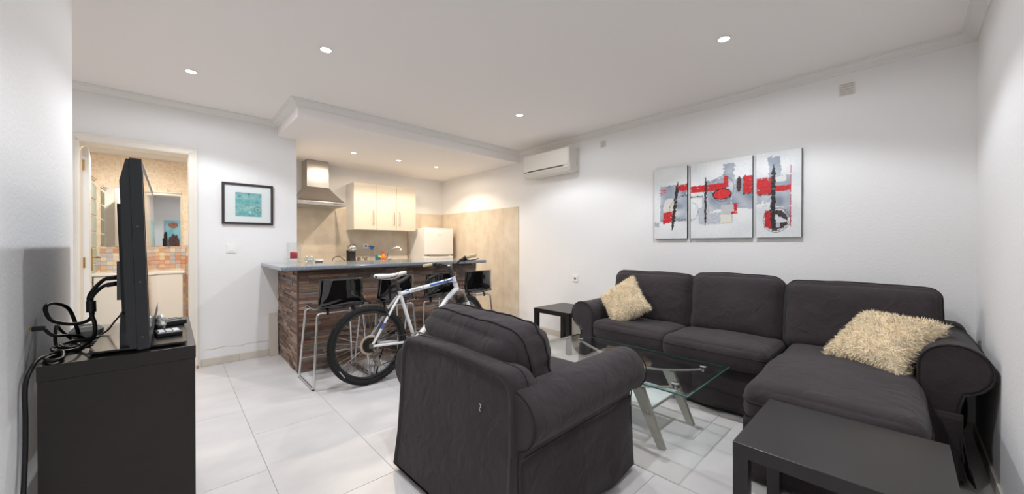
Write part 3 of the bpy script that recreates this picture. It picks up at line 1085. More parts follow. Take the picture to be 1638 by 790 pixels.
# things on the counter
ZT = .9905
r = thing('candle_lantern', 'clear glass candle lantern on the bar end', 'lantern', (.955, 4.44, ZT))
m_clear = mat_glass('clear_glass', (.97, .975, .97), 1.35)
lx, ly = .955, 4.44
MB().box(lx - .058, lx + .058, ly - .058, ly + .058, ZT, ZT + .012, .002).build('base', m_clear, r)
for s1 in (-1, 1):
    MB().box(lx - .058, lx + .058, ly + s1 * .056 - .002, ly + s1 * .056 + .002, ZT + .012, ZT + .215).build('glass_pane', m_clear, r)
    MB().box(lx + s1 * .056 - .002, lx + s1 * .056 + .002, ly - .053, ly + .053, ZT + .012, ZT + .215).build('glass_pane', m_clear, r)
MB().box(lx - .066, lx + .066, ly - .066, ly + .066, ZT + .042, ZT + .047, .001).build('shelf_glass', m_clear, r)
r = thing('red_candle', 'short red pillar candle inside the glass lantern', 'candle', (lx, ly, ZT + .0475))
MB().lathe([(.034, 0), (.036, .004), (.036, .062), (.032, .068), (.0001, .064)], 20, M=T(lx, ly, ZT + .0475)).build('wax', mat('red_wax', '#a8202e', .45), r)
MB().tube([(lx, ly, ZT + .108), (lx + .002, ly, ZT + .122)], .0015, 6).build('wick', m_black, r)
r = thing('glass_bowl', 'small clear glass bowl of crystals beside the lantern', 'bowl', (1.10, 4.42, ZT))
MB().lathe([(.03, 0), (.035, .004), (.055, .03), (.062, .055), (.058, .055), (.05, .03), (.03, .008), (.0001, .008)], 24, M=T(1.10, 4.42, ZT)).build('bowl', mat_glass('bowl_glass', (.92, .94, .93), 1.5, frost=.08), r)
random.seed(2)
for k in range(6):
    a = k * 1.05
    MB().lathe([(.0001, -.014), (.012, -.004), (.012, .004), (.0001, .014)], 6, smooth=False, M=T(1.10 + .022 * math.cos(a), 4.42 + .022 * math.sin(a), ZT + .028 + .03 * (k % 3 == 0), a, .5, .3)).build('crystal', mat('crystal', '#dfe3e4', .05, 0, spec=1.0), r)
r = thing('white_dish', 'small white dish with dark base on the bar counter', 'dish', (1.19, 4.40, ZT))
MB().lathe([(.036, 0), (.038, .012)], 20, M=T(1.19, 4.40, ZT)).build('base', mat('dish_grey', '#5d646c', .4), r)
MB().lathe([(.038, .012), (.045, .022), (.044, .025), (.034, .018), (.0001, .017)], 20, M=T(1.19, 4.40, ZT)).build('rim', m_white, r)

# spare baseboard tile leaning on the wall
o = MB().box(-.04, .04, -.005, .005, 0, .45, .0015).build('spare_tile', m_skirt)
o.location = (.795, YB - .055, .001)
o.rotation_euler = (math.radians(-5.2), 0, 0)
tag(o, 'spare beige skirting tile leaning upright against the wall by the bar', 'tile')

# ------------------------------------------------------------------ bar stools
def make_stool(label):
    r = thing('bar_stool', label, 'bar stool', (0, 0, 0), 0, 'black and chrome bar stools at the bar')
    for s1 in (-1, 1):
        p = [(s1 * .12, -.165, .612), (s1 * .185, -.175, .612), (s1 * .229, -.225, .011), (s1 * .229, .225, .011), (s1 * .19, .165, .615), (s1 * .12, .15, .615)]
        MB().tube(fillet(p, .035), .0095, 10).build('sled_leg', m_chrome, r, world=False)
        for yy in (-.2, .2):
            MB().box(s1 * .229 - .008, s1 * .229 + .008, yy - .012, yy + .012, .0, .006).build('glide', m_black, r, world=False)
    MB().tube([(-.219, .208, .17), (.219, .208, .17)], .008, 8).build('footrest', m_chrome, r, world=False)
    MB().tube([(-.13, -.165, .612), (.13, -.165, .612)], .0085, 8).build('cross_bar', m_chrome, r, world=False)
    MB().tube([(-.13, .15, .615), (.13, .15, .615)], .0085, 8).build('cross_bar', m_chrome, r, world=False)
    for s1 in (-1, 1):
        for yy in (-.165, .15):
            MB().lathe([(.012, -.03), (.014, -.012), (.014, .01)], 10, M=T(s1 * .105, yy, .625)).build('mount', m_black, r, world=False)
    # moulded shell
    prof_ = [(q[0], q[1]) for q in bez([(.205, .600, 0), (.20, .622, 0), (.17, .637, 0), (.05, .628, 0), (-.08, .628, 0), (-.15, .636, 0), (-.195, .665, 0), (-.212, .72, 0), (-.222, .80, 0), (-.238, .895, 0)], 5)]
    nx, n = 13, len(prof_)
    top, bot = [], []
    for i, (y, z) in enumerate(prof_):
        t = i / (n - 1)
        y2, z2 = prof_[min(i + 1, n - 1)]
        y1, z1 = prof_[max(i - 1, 0)]
        dv = Vector((y2 - y1, z2 - z1)).normalized()
        nv = Vector((dv.y, -dv.x))
        hw = .178 + .012 * math.sin(t * PI) - (.004 if t > .8 else 0)
        if i == 0:
            hw -= .02
        for k in range(nx):
            u = -1 + 2 * k / (nx - 1)
            back = max(0, (t - .5) * 2)
            cy = .035 * u * u * back
            cz = .012 * u * u * (1 - back)
            top.append((hw * u, y + cy + nv.x * .005, z + cz + nv.y * .005))
            bot.append((hw * u, y + cy - nv.x * .005, z + cz - nv.y * .005))
    mb = MB()
    V = top + bot
    F = []
    K = len(top)
    for i in range(n - 1):
        for k in range(nx - 1):
            a = i * nx + k
            F.append((a, a + 1, a + nx + 1, a + nx))
            F.append((K + a, K + a + nx, K + a + nx + 1, K + a + 1))
    for i in range(n - 1):
        for k in (0, nx - 1):
            a = i * nx + k
            F.append((a, a + nx, K + a + nx, K + a))
    for k in range(nx - 1):
        for i in (0, n - 1):
            a = i * nx + k
            F.append((a, a + 1, K + a + 1, K + a))
    mb.add(V, F, True)
    mb.build('seat_shell', m_gblack, r, world=False)
    MB().tube([(.175, -.175, .665), (.195, -.178, .665)], [.008, .012], 8).build('side_knob', m_black, r, world=False)
    return r
labs = ['black shell bar stool at the free end, behind the bicycle rear wheel', 'black shell bar stool directly behind the bicycle saddle',
        'black shell bar stool behind the bicycle handlebar stem', 'black shell bar stool nearest the tiled kitchen wall, past the handlebar']
st0 = make_stool(labs[0])
for i, lab in enumerate(labs):
    s_ = st0 if i == 0 else copy_tree(st0)
    s_['label'] = lab
    s_.location = (1.062 + i * .4905, 3.465 + (.0, .01, -.005, .0)[i], 0)
    s_.rotation_euler = (0, 0, math.radians((0, 1.5, -1, -1.5)[i]))

# ------------------------------------------------------------------ black shelf unit under the television
bx0, bx1, by0, by1, bz = -.318, .068, 1.885, 2.675, .79
r = thing('shelf_unit', 'black-brown cube shelf unit carrying the television', 'shelf unit', ((bx0 + bx1) / 2, (by0 + by1) / 2, 0))
MB().box(bx0, bx1, by0, by1, bz - .05, bz, .0015).build('top_panel', m_blackwood, r)
MB().box(bx0, bx1, by0, by1, .0, .05, .0015).build('bottom_panel', m_blackwood, r)
for a in (by0, by1 - .05):
    MB().box(bx0 + .002, bx1 - .002, a + .0005, a + .0495, .0505, bz - .0505, .001).build('side_panel', m_blackwood, r)
MB().box(bx0 + .004, bx1 - .004, by0 + .051, by1 - .051, .387, .403).build('shelf', m_blackwood, r)
for z0, z1 in ((.051, .386), (.404, bz - .051)):
    MB().box(bx0 + .004, bx1 - .004, (by0 + by1) / 2 - .008, (by0 + by1) / 2 + .008, z0, z1).build('divider', m_blackwood, r)

# ------------------------------------------------------------------ television
tv = thing('television', 'flat black television seen edge-on on the shelf unit', 'television', (-.09, 2.2, bz))
ty0, ty1, tz0, tz1 = 1.70, 2.69, .838, 1.462
tilt = math.radians(1.6)
def tvx(x, z):
    return x - (z - .84) * math.tan(tilt)
def tvbox(x0, x1, y0, y1, z0, z1, ch=0.0):
    pr = [(y0 + ch, z0), (y1 - ch, z0), (y1, z0 + ch), (y1, z1 - ch), (y1 - ch, z1), (y0 + ch, z1), (y0, z1 - ch), (y0, z0 + ch)] if ch else [(y0, z0), (y1, z0), (y1, z1), (y0, z1)]
    return MB().prism(pr, x0, x1, lambda a, b, d: (tvx(d, b), a, b))
m_tv = mat('tv_plastic', '#222326', .42, spec=.4)
tvbox(-.082, -.054, ty0, ty1, tz0, tz1, .004).build('bezel', m_tv, tv)
bk_pr = [(-.0825, tz0 + .006), (-.0825, tz1 - .004), (-.090, tz1 - .004), (-.106, tz1 - .075), (-.106, tz0 + .03), (-.098, tz0 + .006)]
MB().prism(bk_pr, ty0 + .002, ty1 - .002, lambda a, b, d: (tvx(a, b), d, b)).build('back_cover', m_tv, tv)
eb = tvbox(-.130, -.107, 1.93, 2.48, .93, 1.33, .006).build('electronics_housing', m_black, tv)
MB().box(-.146, -.130, 1.945, 1.975, .98, 1.12, .001).build('port_panel', mat('port_metal', '#55585c', .4, .6), eb)
tvbox(-.054, -.0525, ty0 + .035, ty1 - .035, tz0 + .05, tz1 - .035).build('screen', m_gblack, tv)
for z in (.88, 1.06, 1.24):
    MB().lathe([(.004, 0), (.004, .003)], 10, M=T(tvx(-.069, z), ty0, z, rx=PI / 2)).build('screw_hole', m_gblack, tv)
nk = MB()
nk.prism([(1.95, .806), (2.45, .806), (2.45, .86), (2.42, .93), (1.98, .93), (1.95, .86)], -.140, -.090, lambda a, b, d: (d, a, b))
nk.build('stand_neck', mat('stand_dark', '#1d2126', .35), tv)
bs = MB()
bs.prism([(-.215, 1.93), (.042, 1.905), (.042, 2.51), (-.215, 2.49)], bz + .010, bz + .016, lambda a, b, d: (a, b, d))
bs.build('stand_base', mat('base_glass_black', '#15181b', .22, spec=.35), tv)
for a in (-.19, .02):
    for b in (1.97, 2.45):
        MB().lathe([(.012, 0), (.012, .011)], 10, M=T(a, b, bz)).build('stand_foot', m_black, tv)
# things lying on the base
ZB = bz + .0165
r = thing('remote_control', 'black remote control with printed keys on television base', 'remote control', (-.005, 2.36, ZB), math.radians(18))
MB().box(-.055, .045, -.05, .05, 0, .022, .005).build('case', m_black, r, world=False)
MB().box(-.045, .035, -.04, .04, .022, .0235).build('key_field', mat('key_grey', '#7d8086', .5), r, world=False)
for i in range(4):
    for j in range(3):
        MB().box(-.040 + i * .02, -.027 + i * .02, -.033 + j * .025, -.016 + j * .025, .0235, .0255, .0008).build('key', m_black, r, world=False)
r = thing('white_remote', 'dark handset with pale grey keypad nearest the shelf edge', 'handset', (-.012, 2.10, ZB), math.radians(6))
MB().box(-.038, .04, -.05, .05, 0, .016, .004).build('case', m_black, r, world=False)
for i in range(3):
    MB().box(-.03 + i * .022, -.012 + i * .022, -.036, .034, .016, .0185, .001).build('key', mat('pale_key', '#c3c6c8', .45), r, world=False)
r = thing('foil_wrapper', 'crumpled silver wrapper against the television screen', 'wrapper', (-.038, 2.27, ZB))
bmw = Soft((.028, .08, .05), .012, (0, 0, 0), .010, 40, 4, T(-.037, 2.27, ZB + .027)).mb((4, 7, 6))
bmw.build('foil', mat('foil', '#b7b6b2', .4, .4), r)
# cables behind the television
def cable(name, label, pts, rad=.0045, plug=None, cat='cable', group='black cables behind the television', n=8):
    r = thing(name, label, cat, (pts[0][0], pts[0][1], pts[0][2]), 0, group)
    MB().tube(bez(pts, n), rad, 8).build('cord', m_black, r)
    return r
r = cable('video_cable', 'black video cable making a big loop over the shelf top', [(-.148, 1.962, 1.062), (-.185, 2.01, 1.05), (-.222, 2.04, .99), (-.215, 2.05, .93), (-.228, 2.06, .90), (-.265, 2.08, .89), (-.315, 2.10, .905), (-.334, 2.12, .937), (-.334, 2.14, .961), (-.318, 2.2, .956), (-.297, 2.25, .926), (-.281, 2.26, .86), (-.27, 2.27, .798), (-.24, 2.25, .797), (-.22, 2.2, .797)], .0062)
MB().tube([(-.147, 1.960, 1.062), (-.172, 1.99, 1.058)], .0085, 8).build('plug', m_black, r)
r = cable('power_lead', 'black power lead with ferrite bead behind the television', [(-.148, 1.958, 1.04), (-.182, 1.995, 1.03), (-.216, 2.03, .985), (-.216, 2.03, .93), (-.208, 2.03, .89), (-.212, 2.04, .84), (-.245, 2.06, .803), (-.28, 2.04, .797), (-.30, 2.0, .797), (-.308, 1.95, .80), (-.29, 1.905, .80), (-.27, 1.93, .80), (-.285, 2.02, .808), (-.312, 2.0, .80), (-.322, 1.95, .803), (-.327, 1.90, .79), (-.336, 1.87, .74), (-.336, 1.87, .62), (-.336, 1.86, .50), (-.335, 1.82, .36), (-.335, 1.76, .22), (-.334, 1.68, .08), (-.32, 1.6, .008)], .006)
MB().tube([(-.148, 1.958, 1.04), (-.172, 1.985, 1.034)], .0085, 8).build('plug', m_black, r)
MB().tube([(-.217, 2.032, .975), (-.216, 2.03, .935)], .013, 10).build('ferrite_bead', m_black, r)
r = cable('loose_video_cable', 'black cable with a free plug hanging in the air by the wall', [(-.318, 2.0, .892), (-.30, 2.0, .868), (-.27, 2.02, .86), (-.245, 2.06, .845), (-.25, 2.13, .82), (-.29, 2.16, .81), (-.315, 2.1, .808), (-.30, 2.03, .806), (-.26, 2.06, .80), (-.235, 2.16, .797), (-.2, 2.22, .797)], .005)
MB().box(-.345, -.316, 1.993, 2.007, .889, .905, .002).build('plug', m_black, r)
MB().box(-.350, -.344, 1.995, 2.005, .893, .902).build('plug_tip', m_gold, r)
cable('thin_signal_cable', 'thin black cable in small loops by the stand', [(-.142, 2.06, .915), (-.17, 2.18, .87), (-.20, 2.28, .82), (-.235, 2.2, .80), (-.22, 2.1, .799), (-.185, 2.13, .799), (-.18, 2.22, .803), (-.22, 2.24, .806), (-.235, 2.15, .803), (-.19, 2.08, .80)], .0032)
r = cable('coiled_lead', 'black lead coiled on the shelf near the wall', [(-.30, 2.3, .80), (-.318, 2.24, .85), (-.32, 2.2, .875), (-.318, 2.16, .86), (-.31, 2.12, .81), (-.28, 2.1, .80), (-.26, 2.15, .80), (-.29, 2.22, .80), (-.31, 2.17, .806), (-.28, 2.08, .806), (-.25, 2.1, .80)], .005)
r = thing('power_adapter', 'pale grey faceted adapter among the cables', 'adapter', (-.262, 2.33, bz))
MB().lathe([(.030, 0), (.048, .012), (.050, .035), (.034, .052), (.0001, .054)], 6, smooth=False, M=T(-.262, 2.335, bz, .3)).build('shell', mat('adapter_grey', '#e0dfdc', .5), r)
MB().box(-.282, -.246, 2.325, 2.345, bz + .053, bz + .060, .002).build('cap_plate', mat('adapter_grey2', '#c9c8c5', .5), r)

# ------------------------------------------------------------------ soft furniture helpers
def arm_profile(r_=.112, ca=.108, cz=.53, body=.13, flare=.03, zb=.035):
    p = [(.01, zb), (.0, .15), (-.002, .30), (-.003, .42), (ca - r_, .50)]
    for k in range(0, 17):
        a = math.radians(180 - k * (255 / 16))
        p.append((ca + r_ * math.cos(a), cz + r_ * math.sin(a)))
    p += [(body + .006, .395), (body, .34), (body + flare * .25, .24), (body + flare * .6, .13), (body + flare, zb)]
    return p
def offset_prof(p, d):
    n = len(p)
    out = []
    for i in range(n):
        a, b, c = Vector(p[i - 1]), Vector(p[i]), Vector(p[(i + 1) % n])
        t = (c - a).normalized()
        nv = Vector((t.y, -t.x))
        out.append(tuple(b + nv * d))
    return out
def arm_mb(prof_, x0, x1, fn, seed=0, amp=.003, nseg=18):
    """fn(a,z,x) -> xyz; ends slightly rounded"""
    secs = []
    for (x, d) in ((x0, .014), (x0 + .003, .006), (x0 + .012, 0)):
        secs.append((x, d))
    for k in range(1, nseg):
        secs.append((x0 + .012 + (x1 - x0 - .024) * k / nseg, 0))
    for (x, d) in ((x1 - .012, 0), (x1 - .003, .006), (x1, .014)):
        secs.append((x, d))
    out = []
    for x, d in secs:
        pr = offset_prof(prof_, d)
        row = []
        for (a, z) in pr:
            nz = noise.noise(Vector((a * 9 + seed * 5, z * 9, x * 6))) * amp * 1.5
            row.append(fn(a + nz, z + nz * .6, x))
        out.append(row)
    return MB().loft(out)
def shift_inside(prof_):
    return prof_
def skirt_mb(p0, p1, zt, zb, nrm, flare=.03, wave=.006, nwave=6, thick=.006, seed=0, hem=.012, n=40):
    p0, p1, nrm = Vector(p0), Vector(p1), Vector(nrm)
    rows = 8
    mb = MB()
    V = []
    for side in (0, 1):
        for j in range(rows + 1):
            t = j / rows
            for i in range(n + 1):
                u = i / n
                q = p0.lerp(p1, u)
                wv = wave * t * (math.sin(u * nwave * 2 * PI + seed) + .6 * noise.noise(Vector((u * nwave * 2, t * 1.5, seed))))
                z = zt + (zb - zt) * t + hem * t * (.5 + .5 * math.sin(u * nwave * 2 * PI + seed + 1)) * noise.noise(Vector((u * 5, 1, seed)))
                z = max(z, .004)
                d = flare * t ** 1.3 + wv - side * thick
                V.append((q.x + nrm.x * d, q.y + nrm.y * d, z))
    K = (rows + 1) * (n + 1)
    F = []
    for j in range(rows):
        for i in range(n):
            a = j * (n + 1) + i
            F.append((a, a + 1, a + n + 2, a + n + 1))
            F.append((K + a, K + a + n + 1, K + a + n + 2, K + a + 1))
    for i in range(n):
        for j in (0, rows):
            a = j * (n + 1) + i
            F.append((a, a + 1, K + a + 1, K + a))
    for j in range(rows):
        for i in (0, n):
            a = j * (n + 1) + i
            F.append((a, a + n + 1, K + a + n + 1, K + a))
    mb.add(V, F, True)
    return mb

# ------------------------------------------------------------------ armchair
ach = thing('armchair', 'charcoal slipcovered armchair with rolled arms, its back to the camera', 'armchair', (1.335, 1.405, 0), math.radians(1.5))
def L(o):
    return o
apf = arm_profile()
arms = {}
for s1, nm in ((1, 0), (-1, 1)):
    fn = (lambda s: (lambda a, z, x: (x, s * (.300 + a), z)))(s1)
    am = arm_mb(apf, -.425, .43, fn, seed=nm, amp=.004)
    a_o = am.build('arm', m_fabric, ach, world=False)
    # piping around the front roll and the side seam
    ring = [fn(a, z, .428) for a, z in offset_prof(apf, -.001)[4:25]]
    MB().tube(ring, .0032, 6).build('piping', m_pipe, a_o, world=False)
    ringb = [fn(a, z, -.420) for a, z in offset_prof(apf, .001)[8:25]]
    MB().tube(ringb, .0028, 6).build('piping', m_pipe, a_o, world=False)
    MB().tube([fn(.135, .388, -.39 + .8 * k / 12) for k in range(13)], .0035, 6).build('side_seam', m_pipe, a_o, world=False)
    skirt_mb((-.40, s1 * .434, 0), (.435, s1 * .434, 0), .385, .022, (0, s1, 0), .024, .007, 2.5, seed=nm * 2.1).build('skirt', m_fabric, ach, world=False)
# back: slab with rounded top that falls straight to the floor
secs = []
for x, ins in ((-.438, .03), (-.446, .012), (-.444, .0), (-.41, -.004), (-.37, -.004), (-.33, 0), (-.308, .012), (-.300, .03)):
    row = []
    hw, top = .425 - ins, .695 - ins
    pts_ = [(-hw - .02, .03), (-hw - .005, .2), (-hw, .40), (-hw + .002, .56)]
    for k in range(0, 7):
        a = PI - PI / 2 * k / 6
        pts_.append((-hw + .07 + .07 * math.cos(a) + .004, top - .075 + .075 * math.sin(a)))
    for k in range(1, 8):
        u = k / 8
        pts_.append((-hw + .07 + (2 * hw - .14) * u, top + .012 * math.sin(u * PI)))
    pts2 = pts_ + [(-a, b) for a, b in reversed(pts_[:11])]
    for (y, z) in pts2:
        lean = -.0 + .045 * max(0, z - .35) / .35 * (1 if x < -.3 else .6)
        nz = .006 * noise.noise(Vector((y * 5, z * 5, x * 3)))
        flare = -.03 * max(0, .3 - z) / .3 if x < -.4 else 0
        row.append((x + lean * .4 + nz + flare, y, z))
    secs.append(row)
bk = MB().loft(secs).build('back', m_fabric, ach, world=False)
sm = [(secs[1][i][0] + .001, secs[1][i][1], secs[1][i][2]) for i in range(3, len(secs[1]) - 3)]
for s1 in (-1, 1):
    MB().tube([(-.440, s1 * .418, .40), (-.446, s1 * .422, .25), (-.462, s1 * .432, .03)], .003, 6).build('back_seam', m_pipe, bk, world=False)
MB().tube([secs[4][i] for i in range(4, len(secs[4]) - 4)], .0035, 6).build('top_seam', m_pipe, bk, world=False)
MB().box(-.40, .40, -.30, .30, .08, .33, .01).build('base', m_fabric, ach, world=False)
skirt_mb((.425, -.44, 0), (.425, .44, 0), .33, .022, (1, 0, 0), .03, .006, 3, seed=5).build('skirt', m_fabric, ach, world=False)
sc_ = Soft((.74, .595, .155), .05, (.01, .0, .022), .004, 5, 3, T(.065, 0, .405))
so = sc_.mb((12, 10, 4)).build('seat_cushion', m_fabric, ach, world=False)
sc_.seam(2, .045, .004).build('piping', m_pipe, so, world=False)
# loose back cushion standing above the back
bc = Soft((.235, .80, .43), .085, (.04, .012, .02), .012, 5.5, 8, T(-.172, .055, .615, math.radians(-4), math.radians(2), math.radians(-12)), stretch=(1, 1.2, 2))
bo = bc.mb((5, 16, 12)).build('back_cushion', m_fabric, ach, world=False)
bc.seam(0, -.045, .0034, off=.002).build('piping', m_pipe, bo, world=False)
bc.seam(0, .060, .0034, off=.002).build('piping', m_pipe, bo, world=False)
# white threads snagged on the back cover
MB().tube(bez([(-.447, -.245, .55), (-.450, -.256, .54), (-.447, -.243, .53), (-.450, -.252, .522)], 5), .0009, 5).build('loose_thread', m_whitem, bk, world=False)
for y in (-.36, .36):
    for x in (-.37, .37):
        MB().box(x - .02, x + .02, y - .02, y + .02, 0, .08).build('foot', m_black, ach, world=False)

# ------------------------------------------------------------------ corner sofa with chaise
sofa = thing('corner_sofa', 'long charcoal slipcovered sofa with chaise along the wall', 'sofa', (3.2, .96, 0))
SY0, SY1 = -.293, 2.225
# back frame
sb = Soft((.20, SY1 - SY0 - .06, .66), .06, (0, 0, .0), .005, 3, 12, T(3.535, (SY0 + SY1) / 2, .375))
sb.mb((4, 40, 10)).build('back_frame', m_fabric, sofa)
# arms
pfR = arm_profile(.120, .115, .57, .125, .03)
fnR = lambda a, z, x: (x, -.058 - a, z)
ao = arm_mb(pfR, 2.79, 3.60, fnR, 4, .005).build('arm', m_fabric, sofa)
MB().tube([fnR(a, z, 2.792) for a, z in offset_prof(pfR, -.001)[3:26]], .005, 6).build('piping', m_pipe, ao)
fnL = lambda a, z, x: (x, 1.945 + a, z)
ao = arm_mb(arm_profile(.118, .113, .53, .125, .03), 2.82, 3.60, fnL, 6, .005).build('arm', m_fabric, sofa)
MB().tube([fnL(a, z, 2.822) for a, z in offset_prof(arm_profile(.118, .113, .53, .125, .03), -.001)[3:26]], .005, 6).build('piping', m_pipe, ao)
# pleated corner skirts on the arm fronts
skirt_mb((2.784, -.07, 0), (2.784, -.20, 0), .36, .02, (-1, 0, 0), .0, .016, 1.6, seed=1.0, n=24).build('skirt', m_fabric, sofa)
skirt_mb((2.79, -.19, 0), (3.58, -.19, 0), .38, .02, (0, -1, 0), .045, .006, 3, seed=2.0).build('skirt', m_fabric, sofa)
skirt_mb((2.812, 1.95, 0), (2.812, 2.08, 0), .33, .02, (-1, 0, 0), .02, .01, 1.5, seed=.4, n=24).build('skirt', m_fabric, sofa)
skirt_mb((2.82, 2.076, 0), (3.58, 2.076, 0), .38, .02, (0, 1, 0), .03, .006, 3, seed=2.6).build('skirt', m_fabric, sofa)
# seat base and front skirt
MB().box(2.90, 3.46, .0, 1.94, .10, .335, .015).build('seat_base', m_fabric, sofa)
skirt_mb((2.855, .57, 0), (2.855, 1.95, 0), .335, .028, (-1, 0, 0), .035, .014, 4.2, seed=.7, hem=.03, n=80).build('skirt', m_fabric, sofa)
# seat cushions
def sag_front(a):
    def f(q):
        return q
    return f
for k, (ya, yb, dz, dx) in enumerate(((1.255, 1.935, .0, .0), (.585, 1.265, .0, -.045))):
    c = Soft((.62, yb - ya, .155), .045, (.015, .0, .022), .006, 5, 20 + k, T(3.10 + dx, (ya + yb) / 2, .412 + dz, 0, 0, math.radians(1.0)))
    co = c.mb((12, 14, 4)).build('seat_cushion', m_fabric, sofa)
    c.seam(2, .022, .0035).build('piping', m_pipe, co)
# chaise
ch_ = Soft((1.26, .645, .20), .07, (.01, .0, .028), .008, 4, 31, T(2.745, .243, .385))
co = ch_.mb((24, 14, 5)).build('chaise_cushion', m_fabric, sofa)
ch_.seam(2, .012, .0045).build('piping', m_pipe, co)
MB().box(2.13, 3.42, -.02, .545, .06, .30, .02).build('chaise_base', m_fabric, sofa)
skirt_mb((2.125, -.065, 0), (2.125, .555, 0), .31, .02, (-1, 0, 0), .012, .006, 2.4, seed=.3).build('skirt', m_fabric, sofa)
skirt_mb((2.125, .552, 0), (2.86, .552, 0), .31, .02, (0, 1, 0), .014, .007, 3, seed=1.3).build('skirt', m_fabric, sofa)
skirt_mb((2.125, -.066, 0), (2.77, -.066, 0), .31, .02, (0, -1, 0), .012, .006, 3, seed=1.9).build('skirt', m_fabric, sofa)
# back cushions
for k, (ya, yb, zc, ry, hh) in enumerate(((1.25, 1.995, .675, 8, .49), (.602, 1.248, .685, 10, .50), (-.16, .598, .675, 9, .49))):
    c = Soft((.19, yb - ya, hh), .075, (.045, .006, .012), .007, 4.5, 40 + k, T(3.335, (ya + yb) / 2, zc, 0, 0, math.radians(ry)), stretch=(1, 1, 1.6))
    co = c.mb((5, 18, 14)).build('back_cushion', m_fabric, sofa)
    c.seam(0, -.045, .0034, off=.002).build('piping', m_pipe, co)
    c.seam(0, .045, .0034, off=.002).build('piping', m_pipe, co)
for (x, y) in ((2.95, 2.0), (3.5, 2.0), (3.5, -.1), (2.95, -.09), (2.2, .05), (2.2, .45)):
    MB().box(x - .025, x + .025, y - .025, y + .025, 0, .07).build('foot', m_black, sofa)

# ------------------------------------------------------------------ shaggy cushions
def shag_cushion(label, M, half, seed):
    r = thing('shaggy_cushion', label, 'cushion', M.translation, 0, 'cream shaggy cushions')
    random.seed(seed)
    n = 20
    def pos(u, v, side):
        # pinched corners
        k = 1 - .10 * (1 - u * u) * (v * v) - .0
        x = half * u * (1 - .10 * (1 - v * v) * abs(u) ** 2)
        y = half * v * (1 - .10 * (1 - u * u) * abs(v) ** 2)
        h = .075 * ((1 - u ** 4) * (1 - v ** 4)) ** .6
        x += .006 * noise.noise(Vector((u * 3, v * 3, seed)))
        return Vector((x, y, side * h))
    V, F, idx = [], [], {}
    mb = MB()
    for side in (1, -1):
        g_ = [[pos(-1 + 2 * i / n, -1 + 2 * j / n, side) for j in range(n + 1)] for i in range(n + 1)]
        V = [M @ g_[i][j] for i in range(n + 1) for j in range(n + 1)]
        F = [(i * (n + 1) + j, (i + 1) * (n + 1) + j, (i + 1) * (n + 1) + j + 1, i * (n + 1) + j + 1) for i in range(n) for j in range(n)]
        mb.add(V, F, True)
    mb.build('cover', m_shag, r, weld=True)
    pile = MB()
    V, F = [], []
    for k in range(9000):
        u, v = random.uniform(-1, 1), random.uniform(-1, 1)
        side = 1 if random.random() < .68 else -1
        e = .01
        p = pos(u, v, side)
        du = pos(min(1, u + e), v, side) - pos(max(-1, u - e), v, side)
        dv = pos(u, min(1, v + e), side) - pos(u, max(-1, v - e), side)
        nn = du.cross(dv) * side
        nn = nn.normalized() if nn.length > 1e-12 else Vector((0, 0, side))
        edge = max(abs(u), abs(v))
        if edge > .9:
            nn = (nn + Vector((u if abs(u) > .9 else 0, v if abs(v) > .9 else 0, 0)) * 1.3).normalized()
        rd = Vector((random.gauss(0, 1), random.gauss(0, 1), random.gauss(0, 1)))
        d = (nn + rd * .55).normalized()
        L_ = random.uniform(.016, .033)
        side_v = d.cross(rd)
        if side_v.length < 1e-6:
            continue
        side_v.normalize()
        wd = .0016
        q0, q1, q2 = p - nn * .002, p + d * L_ * .55, p + (d + rd * .35).normalized() * L_ + Vector((0, 0, -.002))
        b = len(V)
        for q in (q0 - side_v * wd, q0 + side_v * wd, q1 - side_v * wd, q1 + side_v * wd, q2):
            V.append(M @ q)
        F += [(b, b + 1, b + 3, b + 2), (b + 2, b + 3, b + 4)]
    pile.add(V, F, True)
    o = pile.build('shag_pile', m_shag, r)
    o['kind'] = 'stuff'
    return r
def basis(o_, ex, ey):
    ex, ey = Vector(ex).normalized(), Vector(ey)
    ey = (ey - ex * ex.dot(ey)).normalized()
    ez = ex.cross(ey)
    m_ = Matrix((ex, ey, ez)).transposed().to_4x4()
    m_.translation = Vector(o_)
    return m_
# first cushion: stands on a corner against arm and back; second: slumped over the chaise
shag_cushion('cream shaggy cushion standing on its corner by the left sofa arm', basis((3.02, 1.735, .658), (.10, -.30, .22), (.10, .25, .20)), .185, 1)
shag_cushion('cream shaggy cushion slumped on the chaise against its arm', basis((3.0, .085, .622), (-.25, -.35, 0), (.22, -.115, .20)), .205, 2)

# ------------------------------------------------------------------ black side tables
def side_table(label, x0, x1, y0, y1, h=.45):
    r = thing('side_table', label, 'side table', ((x0 + x1) / 2, (y0 + y1) / 2, 0), 0, 'black-brown square side tables')
    MB().box(x0, x1, y0, y1, h - .05, h, .0015).build('table_top', m_lack, r)
    for a in (x0, x1 - .05):
        for b in (y0, y1 - .05):
            MB().box(a + .0008, a + .0492, b + .0008, b + .0492, 0, h - .0502, .001).build('leg', m_lack, r)
side_table('black square side table in front of the chaise, nearest the camera', 1.527, 2.077, -.118, .432)
side_table('black square side table between the sofa arm and the kitchen', 3.10, 3.635, 2.43, 2.95)

